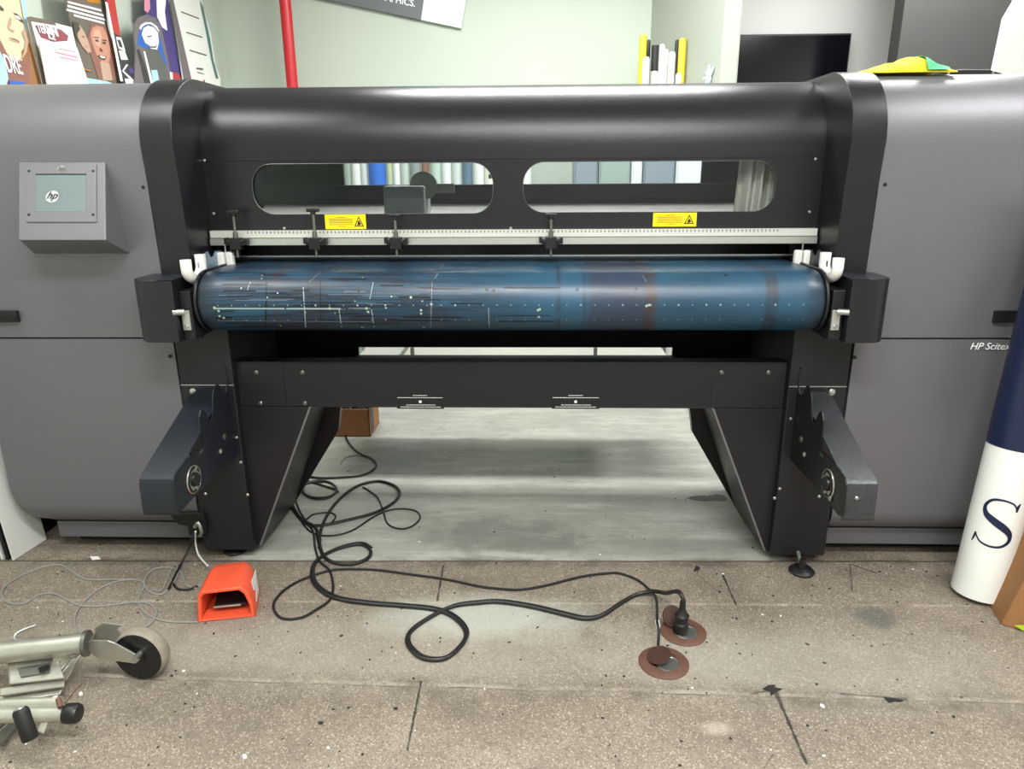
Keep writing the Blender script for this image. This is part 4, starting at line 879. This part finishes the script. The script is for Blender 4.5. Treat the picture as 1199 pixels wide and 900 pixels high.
# white board leaning at lower left + thin strip
q = [(14.5, 656), (52.5, 631), (48, 608), (-8, 500), (-20, 520)]
base0, base1 = PZ(14.5, 656, .002), PZ(53, 631, .002)
dirb = (base1-base0).normalized(); up = Vector((-.10, .03, 1)).normalized(); 
mb = MB(); nrm = dirb.cross(up).normalized(); mb.loft([base0, base1, base1+up*.75, base0+up*.75], [p+nrm*.006 for p in (base0, base1, base1+up*.75, base0+up*.75)])
tag(mb.build('foam_board', 'off_white'), 'white board leaning against the left housing near the floor', 'board')
b0 = PZ(4, 655, .002); mb = MB(); mb.loft([b0, b0+Vector((-.02, .3, 0)), b0+Vector((-.02, .3, 0))+up*.75, b0+up*.75], [p+Vector((-.008, 0, 0)) for p in (b0, b0+Vector((-.02, .3, 0)), b0+Vector((-.02, .3, 0))+up*.75, b0+up*.75)])
tag(mb.build('foam_board', 'off_white'), 'narrow white board edge at the left border beside the larger white board', 'board')
mb = MB(); b0 = PZ(11, 655, .002); mb.loft([b0, b0+Vector((.0, .3, 0)), b0+Vector((0, .3, 0))+up*.75, b0+up*.75], [p+Vector((-.012, 0, 0)) for p in (b0, b0+Vector((0, .3, 0)), b0+Vector((0, .3, 0))+up*.75, b0+up*.75)])
tag(mb.build('dark_board', 'void_black'), 'black board standing between the two white boards', 'board')

# ------------------------------------------------------------------ things on top of the right housing
def cloth():
    t = empty('cleaning_cloth', PY(1050, 90, 2.45)); tag(t, 'yellow cloth with a green patch lying on the right grey housing', 'cloth')
    N, K = 26, 8; outl = [(1003, 86), (1012, 81), (1030, 78), (1050, 73), (1072, 69), (1086, 69), (1095, 76), (1100, 83)]
    vs = []; fs = []
    for i in range(N+1):
        u = i/N; px_ = 1003+u*97; j = u*(len(outl)-1); a = int(min(j, len(outl)-2)); f = j-a; py_ = outl[a][1]*(1-f)+outl[a+1][1]*f
        top_ = PY(px_, py_, 2.43).z; x = PY(px_, 90, 2.43).x
        for k in range(K+1):
            v = k/K; y = 2.34+v*.22; h = 1.5835+(top_-1.5835)*math.sin(PI*v)**.7*(1+.12*math.sin(u*19+v*5))+.002 if 0 < k < K else 1.587
            if y < 2.42: h -= 0.0
            vs.append((x+.008*math.sin(v*9+u*7), y, max(h, 1.5865)))
    for i in range(N):
        for k in range(K): fs.append((i*(K+1)+k, i*(K+1)+k+1, (i+1)*(K+1)+k+1, (i+1)*(K+1)+k))
    mb = MB(); mb.add(vs, fs); o = mb.build('cloth_sheet', 'yellow_cloth', t, smooth=True, ang=60)
    s = o.modifiers.new('solid', 'SOLIDIFY'); s.thickness = .003
    mb = MB(); sub = [(i, k) for i in range(18, 24) for k in range(0, 4)]
    for i, k in sub: mb.add([Vector(vs[ii*(K+1)+kk])+Vector((0, -.006, .005)) for ii, kk in ((i, k), (i, k+1), (i+1, k+1), (i+1, k))], [(0, 1, 2, 3)])
    mb.build('green_patch', 'green_cloth', t)
cloth()
a, b = PY(1096, 80, 2.5), PY(1164, 90, 2.5)
t = empty('tape_dispenser', (a.x+.1, 2.5, 1.586)); tag(t, 'flat black tool beside the yellow cloth on the right grey housing', 'tool')
mb = MB(); mb.prism('y', [(a.x, 1.587), (b.x, 1.587), (b.x, 1.594), (b.x-.03, 1.601), (b.x-.04, 1.606), (a.x+.06, 1.607), (a.x+.03, 1.603), (a.x, 1.603)], 2.46, 2.53); mb.build('tool_body', 'black_plastic', t, bev=.003)
for x in (a.x+.02, b.x-.03): mb = MB(); screw(mb, (x, 2.46, 1.595), .004); mb.build('screw', 'steel', t)

# ------------------------------------------------------------------ background
x = PY(338, 50, 4.8).x
mb = MB(); mb.cyl((x, 4.8, 0), (x, 4.8, CZ), .035, 24); tag(mb.build('standpipe', 'red_pipe', smooth=True), 'red vertical pipe standing before the pale green rear wall', 'pipe')
# sign on the rear wall
n0 = Vector((0, 1, 0)); sp = PY(540, 33, BY-.03); ang = math.radians(-11.5); u = Vector((math.cos(ang), 0, math.sin(ang))); w = Vector((-math.sin(ang), 0, math.cos(ang)))
t = empty('company_sign', sp); tag(t, 'tilted dark grey and white sign with partly visible white lettering on the rear wall', 'sign')
th = Vector((0, .02, 0)); bound = (PY(493, 23, BY-.03)-sp).dot(u)
def sq(u0, u1, w0, w1, e=0): return [sp+u*u0+w*w0-Vector((0, e, 0)), sp+u*u1+w*w0-Vector((0, e, 0)), sp+u*u1+w*w1-Vector((0, e, 0)), sp+u*u0+w*w1-Vector((0, e, 0))]
mb = MB(); mb.loft(sq(-1.5, bound, 0, .5), [p+th for p in sq(-1.5, bound, 0, .5)]); mb.build('grey_panel', 'sign_grey', t)
mb = MB(); mb.loft(sq(bound, 0, 0, .5), [p+th for p in sq(bound, 0, 0, .5)]); mb.build('white_panel', 'sign_white', t)
tp_ = PY(486, 8, BY-.031); text('sign_lettering', 'GRAPHICS.', .054, tp_, u, w, 'ink_white', t, align='RIGHT', bold=.001)
# TV
a, b = PY(868, 40, 5.15), PY(984, 99, 5.15)
t = empty('television', ((a.x+b.x)/2, 5.2, a.z-.6)); tag(t, 'large black flat television on the white wall behind the right end of the printer', 'television')
MB().box(a.x-.02, b.x+.04, 5.16, 5.22, a.z-.75, a.z).build('tv_frame', 'black_plastic', t, bev=.004)
MB().box(a.x-.01, b.x+.03, 5.157, 5.16, a.z-.74, a.z-.012).build('tv_screen', 'tv_black', t)
# white board at the right
p = [(1199, 22), (1188, 22), (1178, 40), (1165, 88), (1150, 200), (1300, 200), (1300, -30), (1192, -30), (1192, 0)]
pts = [(1192, -60), (1191, 0), (1179, 20), (1165, 85), (1150, 160), (1290, 160), (1300, -60)]
pts = [PY(*q, 3.9) for q in pts]; pts[4].z = .002; pts[5].z = .002; pts[5].x = pts[6].x
mb = MB(); mb.plate(pts, .04, 0, Vector((0, 1, 0))); tag(mb.build('presentation_board', 'wall_white'), 'white angled panel before the dark partition at the upper right', 'panel')
# wall hook or cable bunch on the stub
p0 = Vector((cx, BY, 0)); p1 = Vector((e1, 4.25, 0)); ns_ = Vector((p1.y-p0.y, -(p1.x-p0.x), 0)).normalized()
if ns_.dot(CAM-p0) < 0: ns_ = -ns_
mb = MB()
for pts in ([(828, 98), (831, 88), (833, 76)], [(830, 97), (836, 84), (837, 78)], [(826, 92), (832, 90), (835, 80)], [(829, 85), (834, 92), (831, 99)]):
    mb.tube([PP(*q, p0, ns_)+ns_*.012 for q in pts], .006, 6, sm=4)
tag(mb.build('hanging_tag', 'plate_pale', smooth=True) if 'plate_pale' in M else (mat('plate_pale', '#c9dbe6', .4), mb.build('hanging_tag', 'plate_pale', smooth=True))[1], 'small pale blue tangle hanging on the green side wall', 'tag')

# vinyl rolls in the corner
rolls = [(748, 757, 41, 'yellow_roll', None, 'leftmost yellow roll standing in the wall corner'),
         (752, 760, 67, 'roll_white', None, 'white roll right beside the leftmost yellow roll in the corner'),
         (756.5, 761, 47, 'roll_black', None, 'narrow black roll just right of the leftmost yellow roll'),
         (762.5, 770.5, 54, 'roll_white', 'roll_black', 'white roll with a dark top end in the wall corner'),
         (771, 778, 52, 'roll_white', None, 'tall plain white roll right of the dark topped roll'),
         (776.5, 782, 58, 'roll_white', None, 'slim white roll in the middle of the corner rolls'),
         (782, 790, 61, 'roll_white', None, 'shorter thick white roll left of the grey roll in the corner'),
         (784.5, 790, 78, 'roll_grey', None, 'short grey roll in front of the corner rolls'),
         (789.5, 794.5, 47, 'roll_black', None, 'tall black roll left of the rightmost yellow roll'),
         (790, 797, 86, 'roll_white', None, 'short white roll before the rightmost yellow roll'),
         (794, 803, 45, 'yellow_roll', None, 'rightmost yellow roll standing in the wall corner'),
         (801.5, 806, 50, 'roll_black', None, 'thin black roll behind the rightmost yellow roll')]
for k, (x0, x1, yt, m, capm, lb) in enumerate(rolls):
    Y = 4.62-(.07 if yt > 60 else 0)-(.05 if m == 'yellow_roll' else 0)+(.05 if m == 'roll_black' else 0)
    a, b = PY(x0, yt+20, Y), PY(x1, yt+20, Y); r = (b.x-a.x)/2; z = PY(x0, yt, Y).z; c = Vector(((a.x+b.x)/2, Y, .003))
    mb = MB(); mb.lathe(c, [(r*.6, 0), (r, .0), (r, z-.02), (r*.85, z-.005), (r*.3, z)], 20, 0)
    if capm: mb.lathe(c, [(r*1.1, z-.14), (r*1.1, z), (r*.3, z+.002)], 20, 1)
    tag(mb.build('vinyl_roll', [m]+([capm] if capm else []), smooth=True), lb, 'roll', 'vinyl rolls in the wall corner')

# fabric rolls on the rack behind the printer, seen through the hood windows
cols_ = ['#c9cdc4', '#e8ebe4', '#9fae9f', '#eef0ea', '#dfe5e0', '#2f6fd0', '#b9c9a0', '#eef0ea', '#c2d0c4', '#8f9a94', '#8d6552', '#b8cabb', '#e6ebe6', '#cfd8d2', '#5d7688', '#e4e6e0', '#efe9da', '#d6dccf', '#c8d6cc', '#eef2ea']
names_ = ['light grey', 'white', 'grey green', 'bright white', 'pale grey', 'blue', 'olive green', 'clean white', 'pale green', 'dark grey green', 'brown', 'soft green', 'off-white', 'misty grey', 'slate blue', 'cool white', 'cream', 'ivory green', 'mint', 'snow white']
ws = [8, 9, 9, 10, 8, 20, 7, 8, 10, 13, 9, 13, 11, 11, 12, 13, 14, 12, 12, 14]
px_ = 384
for k, (hx, w_) in enumerate(zip(cols_, ws)):
    mat('fabric_%d' % k, hx, .7, 0, .06, 20)
    a, b = PY(px_, 205, 4.5), PY(px_+w_, 205, 4.5); r = (b.x-a.x)/2; c = Vector(((a.x+b.x)/2, 4.5+.0*(k % 2), .003)); px_ += w_+.8
    mb = MB(); mb.lathe(c, [(r*.5, 0), (r, 0), (r, 1.66), (r*.4, 1.665)], 18, 0)
    tag(mb.build('fabric_roll', 'fabric_%d' % k, smooth=True), (names_[k]+' upright fabric roll behind the printer, '+('leftmost beside the dark hood interior' if k == 0 else 'next to the '+names_[k-1]+' roll')), 'roll', 'upright fabric rolls behind the printer')
# cabinets and boards behind the right window
def cab(x0, x1, Y, h, m, label, name='storage_cabinet', door=True):
    a, b = PY(x0, 205, Y), PY(x1, 205, Y); t = empty(name, ((a.x+b.x)/2, Y+.2, 0)); tag(t, label, 'cabinet')
    MB().box(a.x, b.x, Y, Y+.2, 0, h).build('cabinet_body', m, t, bev=.004)
    if door:
        MB().box(a.x+.01, b.x-.01, Y-.015, Y-.001, .06, h-.02).build('cabinet_door', m, t, bev=.002)
    return t
mat('cab_blue', '#8d9aa2', .5); mat('cab_green', '#9fb0a6', .5); mat('cab_white', '#eef1f0', .5)
cab(672, 700, 4.02, 1.62, 'cab_blue', 'blue grey cabinet behind the printer, left one seen in the right hood window')
cab(701, 738, 4.02, 1.60, 'cab_green', 'grey green cabinet behind the printer, seen in the middle of the right hood window')
cab(739, 752, 4.02, 1.64, 'cab_white', 'narrow white cabinet behind the printer seen in the right hood window')
cab(753, 790, 4.02, 1.60, 'cab_blue', 'dull grey cabinet behind the printer right of the narrow white one')
cab(791, 822, 4.02, 1.60, 'cab_white', 'wide white cabinet behind the printer near the grey reflection folds')

# ------------------------------------------------------------------ posters on the left wall
tilt = math.radians(7)
PN = Vector((math.cos(tilt), 0, math.sin(tilt)))      # boards lean with their tops to the wall
def rack(depth): return Vector((-1.80+depth, 3.5, 1.58))
def QP(px, py, e=0): return PP(px, py, rack(e), PN)
def poly(mb, pts, e, m): mb.add([QP(*p, e) for p in pts], [tuple(t) for t in tessellate_polygon([[Vector((p[0], p[1], 0)) for p in pts]])], m)
def sheet(name, pts, e, label, mats, art=(), cat='poster', texts=()):
    mb = MB(); P = [QP(*p, e) for p in pts]
    mb.plate(P, .006, 0, -PN)
    for j, (q, m) in enumerate(art): poly(mb, q, e+.0006+.0003*j, m)
    o = mb.build(name, mats); tag(o, label, cat, 'posters on the left wall')
    for body, (px_, py_), (ex, ey), size, m, bold in texts:
        a, b_ = QP(px_, py_, e+.004), QP(ex, ey, e+.004); u = (b_-a).normalized(); v = PN.cross(u)
        if v.z < 0: v = -v
        text('lettering', body, size, a, u, v, m, o, bold=bold, sx=(b_-a).length/(len(body)*size*.70))
    return o
for n, hx in dict(skin_light='#d2a28c', skin='#e2c9a6', skin_shade='#b99a86', skin_red='#bd8874', lip='#7c5548', hair='#8a5f54', eye='#4a4640', pale_blue='#a9cfe0', deep_blue='#2e63b4', maroon='#8c4a52', brown_p='#6a6258', paper='#e6e9e2', pink_p='#d98fa0', violet='#4c3f7c', red_p='#b23a36', charcoal='#3a3a3c', slate='#5c5e5a', orange_p='#b5791c', teal_p='#4f7a78', grey_ring='#6f686b', lilac='#a88fc0').items(): mat(n, hx, .5)
# shelf that carries them (hidden behind the housing)
mb = MB(); mb.box(LX+.001, -1.775, 2.3, 4.9, 1.36, 1.39); tag(mb.build('display_ledge', 'fixture'), 'white ledge on the left wall carrying the posters', 'shelf')
def low(pts, y=150): # close the outline down to the ledge
    (x0, y0), (x1, y1) = pts[0], pts[-1]; return pts
mats0 = ['skin', 'skin_shade', 'lip', 'hair', 'eye', 'pale_blue', 'deep_blue', 'ink_white', 'cardboard_light', 'paper']
sheet('poster', [(-60, -40), (18, -30), (62, 150), (-60, 150)], 0, 'poster of a pale close-up face with white lettering, leftmost on the left wall', mats0,
      art=[([(25, 60), (35, 50), (52, 110), (60, 140), (40, 140), (30, 105)], 8), ([(0, 46), (9, 64), (20, 70), (30, 72), (34, 60), (36, 110), (-2, 110)], 3),
           ([(10, 44), (15, 46), (19, 48), (24, 50), (21, 47), (17, 45), (12, 44)], 2), ([(9, 46), (15, 46), (20, 48), (24, 50.5), (19, 49.5), (14, 48)], 1),
           ([(15, 15), (20, 16), (25, 21), (28, 27), (24, 25), (19, 19)], 4), ([(0, 6), (5, 11), (4, 13), (-1, 11)], 4),
           ([(9, 32), (13, 34), (18, 36), (16, 38), (11, 35)], 1), ([(12, 20), (14, 21), (13, 30), (10, 33), (9, 31)], 1), ([(17, 17.5), (22, 19), (25, 23), (20, 22)], 7), ([(20, 18.5), (23, 20), (23, 22), (20, 21)], 5), ([(26, 38), (32, 30), (34, 44), (31, 62), (24, 71), (28, 60), (30, 48)], 1), ([(8, 62), (16, 68), (24, 72), (18, 73), (10, 68)], 1), ([(22, -10), (30, -5), (33, 42), (29, 30), (26, 10)], 5), ([(-5, 50), (6, 72), (10, 92), (4, 110), (-5, 110)], 5),
           ([(11, 94), (29, 96), (30, 103), (11, 101)], 6)],
      texts=[('DRE', (9, 84), (30, 87.5), .085, 'ink_white', .001)])
sheet('pamphlet', [(34, 19), (84, 32), (88, 50), (115, 150), (62, 150)], .015, 'cream pamphlet with a maroon oval badge, behind the pink lettered sheet', ['paper', 'maroon', 'brown_p', 'ink_white'],
      art=[([(34, 19), (64, 25), (66, 30), (36, 25)], 2), ([(41, 30), (52, 29), (72, 35), (80, 42), (79, 48), (62, 49), (48, 44)], 1), ([(31, 20), (35, 20), (70, 150), (62, 150)], 2)],
      texts=[('TERMINI', (45, 37.5), (76, 44), .045, 'ink_white', .001), ('ICE', (57, 45), (69, 48), .035, 'ink_white', .001)])
sheet('leaflet', [(47, 50), (90, 55), (108, 110), (112, 150), (66, 150)], .035, 'white leaflet with pink heading lying before the cream pamphlet', ['paper', 'pink_p', 'off_white'],
      art=[([(68, 56), (88, 60), (88.5, 61.5), (68.5, 57.5)], 1), ([(64, 60), (90, 66), (90.5, 68), (64.5, 62)], 1), ([(70, 66), (90, 70), (90.5, 71.5), (70.5, 67.5)], 1), ([(61, 56), (62, 56), (80, 110), (78, 110)], 2)])
sheet('magazine_cover', [(72, -20), (122, -6), (126, 30), (160, 150), (112, 150)], .0, 'magazine cover with white headline bars above two faces on the left wall', ['brown_p', 'ink_white', 'skin_red', 'skin_shade', 'orange_p', 'slate', 'pale_blue', 'hair', 'skin_light', 'eye'],
      art=[([(94, -12), (114, -6), (118, 4), (104, 3), (100, -1)], 4),
           ([(79, 1), (118, 11), (119, 13.5), (80, 3.5)], 1), ([(79, 5.5), (121, 17), (122, 19.5), (79, 8)], 1), ([(78, 10), (123, 22), (124, 24.5), (78, 12.5)], 1), ([(86, 16.5), (122, 26), (122.5, 28.5), (87, 19)], 1),
           ([(107, 27), (124, 30), (132, 48), (136, 94), (116, 94), (107, 66), (102, 46)], 7), ([(108, 33), (113, 30), (121, 32), (126, 42), (129, 56), (129, 68), (126, 76), (120, 74), (113, 64), (108, 50), (106, 40)], 2), ([(117, 72), (128, 74), (132, 94), (121, 94)], 3),
           ([(110, 36), (116, 34), (119, 42), (117, 55), (112, 52), (109, 44)], 8), ([(90, 30), (94, 30), (99, 38), (104, 50), (107, 61), (103, 62), (96, 54), (91, 44)], 3), ([(96, 42), (98, 42), (99, 44), (97, 44)], 9), ([(99, 53), (104, 54), (103, 56), (100, 55)], 2),
           ([(85, 25), (91, 26), (94, 34), (90, 40), (92, 50), (88, 42)], 9), ([(111, 46), (115, 46.5), (116, 48.5), (113, 49)], 9), ([(120, 48.5), (124, 49.5), (124, 51.5), (121, 51)], 9), ([(110, 43), (116, 43.5), (116, 44.5), (110, 44)], 9), ([(120, 46), (125, 47), (125, 48), (120, 47)], 9),
           ([(117, 56), (119, 57), (121, 60), (118, 60)], 9), ([(115, 64), (120, 65.5), (125, 66), (123, 70), (118, 69)], 9), ([(116.5, 65), (124, 66.7), (122, 68.5), (118.5, 67.5)], 1),
           ([(101, 91), (125, 95), (135, 99), (134, 110), (104, 110)], 6), ([(98, 80), (106, 82), (107, 84), (99, 82)], 4)])
sheet('poster', [(121, -10), (132, -8), (145, 70), (155, 79), (166, 82), (185, 150), (156, 150)], .02, 'narrow dark poster strip with red top and vertical white lettering', ['charcoal', 'red_p', 'ink_white', 'violet', 'paper'],
      art=[([(124, -5), (134, -4), (141, 42), (131, 38)], 1), ([(123, 2), (126, 3), (144, 95), (141, 95)], 2), ([(136, 43), (142, 44), (147, 60), (139, 57), (137, 50)], 2), ([(137, 46), (141, 47), (144, 56), (140, 55)], 0), ([(139, 59), (146, 60), (150, 70), (142, 70)], 2),
           ([(148, 75), (150, 76), (145, 83), (160, 97), (158, 99), (143, 83)], 2), ([(151, 79), (164, 82), (166, 88), (152, 86)], 3), ([(146, 92), (156, 93), (160, 100), (148, 100)], 2)])
arcp = [(157.5, 100), (159, 60), (157, 40), (158, 28), (163, 20), (172, 17), (182, 21), (188, 30), (191, 42), (198, 75), (205, 150), (170, 150)]
sheet('poster', [(167, -10), (195, -10), (203, 40), (215, 100), (222, 150), (185, 150), (180, 60), (172, 20)], .0, 'purple and white poster standing behind the arched brochure', ['violet', 'ink_white', 'pink_p', 'red_p'],
      art=[([(183, -5), (195, -5), (193, 14), (196, 36), (190, 32), (184, 20)], 1), ([(169, -4), (175, -4), (176, 10), (173, 15), (169, 12)], 2), ([(202, 84), (209, 86), (214, 97), (202, 98)], 3), ([(195, 82), (202, 85), (203, 100), (197, 100)], 1)])
sheet('arched_brochure', arcp, .03, 'arch-topped brochure with blue field and round white emblem on the left wall', ['grey_ring', 'deep_blue', 'ink_white', 'slate', 'pale_blue', 'charcoal'],
      art=[([(161, 52), (162, 40), (165, 33), (172, 29), (181, 32), (186, 40), (192, 62), (196, 78), (190, 72), (185, 58), (168, 56)], 1),
           ([(166, 40), (168, 33), (173, 30), (180, 32), (185, 38), (186, 50), (184, 58), (177, 57), (170, 50)], 2), ([(170, 56), (186, 59), (196, 82), (199, 110), (188, 110), (180, 95), (174, 80)], 3),
           ([(177, 82), (184, 82), (188, 100), (180, 100)], 4), ([(160, 58), (163, 57), (175, 90), (178, 110), (172, 110), (166, 80)], 5), ([(168, 60), (170, 60), (180, 100), (177, 100)], 2),
           ([(163, 33), (165, 29), (170, 26), (177, 26), (184, 31), (187, 37), (185, 36), (181, 31), (176, 28), (171, 28.5), (167, 31), (165, 35)], 2),
           ([(172, 42), (178, 41.5), (178, 43), (173, 43.5)], 0), ([(171, 50), (176, 54), (182, 54), (184, 51), (183, 56), (176, 56)], 0)])
sheet('price_list', [(199, -10), (234, -6), (247, 40), (252, 75), (258, 92), (259, 150), (222, 150), (210, 60)], .015, 'white price list with small grey text lines, rightmost on the left wall', ['paper', 'slate', 'grey_ring', 'teal_p', 'red_p'],
      art=[([(197, -10), (201, -9), (226, 100), (216, 100), (208, 50)], 2), ([(212, 13), (233, 21), (233, 22.5), (212, 14.5)], 1), ([(218, 37), (237, 43), (237, 44.5), (218, 38.5)], 1), ([(222, 58), (242, 64), (242, 65.5), (222, 59.5)], 1),
           ([(230, 79), (238, 80), (238, 82), (230, 81)], 1), ([(231, 84), (239, 86), (239, 87), (231, 85)], 1), ([(234, 0), (238, 8), (246, 45), (250, 70), (256, 92), (253, 92), (247, 68), (241, 35), (236, 12)], 3), ([(238, 93), (240, 94), (240, 99), (238, 98)], 4)])

# ------------------------------------------------------------------ litter on the floor (uncountable specks)
mb = MB(); rr = random.Random(11)
for k in range(420):
    x = rr.uniform(-1.6, 1.7); y = rr.uniform(1.2, 2.2) if k % 5 else rr.uniform(2.25, 3.6)
    s_ = rr.uniform(.0015, .005)*(1.6 if rr.random() < .12 else 1); a = rr.random()*PI; e = rr.uniform(.3, .9); n = 5
    pts = [(x+math.cos(a)*s_*math.cos(2*PI*j/n)-math.sin(a)*s_*e*math.sin(2*PI*j/n), y+math.sin(a)*s_*math.cos(2*PI*j/n)+math.cos(a)*s_*e*math.sin(2*PI*j/n)) for j in range(n)]
    mb.prism('z', pts, .0003, .0018, 0 if rr.random() < .85 else 1)
tag(mb.build('floor_litter', ['debris_dark', 'debris_white']), 'fine dark and white specks of litter scattered over the floor', 'litter', kind='stuff')
def scrap(pts, m, label):
    mb = MB(); mb.plate([PZ(*p, .003) for p in pts], .002, 0, Vector((0, 0, -1))); tag(mb.build('litter_scrap', m), label, 'scrap', 'larger scraps on the floor')
scrap([(815, 662), (820, 664), (818, 667), (812, 668)], 'debris_dark', 'small dark scrap on the floor left of the right column')
scrap([(893, 806), (899, 802), (908, 801), (906, 804), (916, 806), (908, 809), (903, 814), (901, 808)], 'debris_dark', 'dark crumb at the joint crossing in the foreground right')
scrap([(1035, 816), (1046, 817), (1058, 819), (1055, 821), (1048, 820), (1041, 822)], 'debris_dark', 'flat dark scrap on the foreground joint at the right')
scrap([(92, 811), (96, 809), (97, 813), (93, 814)], 'debris_white', 'tiny white scrap beside the trolley tube')
scrap([(284, 883), (288, 882), (289, 887), (285, 888)], 'debris_white', 'tiny white scrap at the bottom edge of the picture')
scrap([(105, 651), (115, 651), (118, 654), (108, 655)], 'debris_white', 'small white scrap on the floor before the left housing')

# ------------------------------------------------------------------ world and view
w = bpy.data.worlds.new('world'); bpy.context.scene.world = w; w.use_nodes = True
w.node_tree.nodes['Background'].inputs[0].default_value = (.8, .85, .9, 1); w.node_tree.nodes['Background'].inputs[1].default_value = .3
sc = bpy.context.scene
sc.view_settings.view_transform = 'Standard'; sc.view_settings.look = 'None'; sc.view_settings.gamma = 1; sc.view_settings.use_curve_mapping = False
sc.view_settings.exposure = 0.2
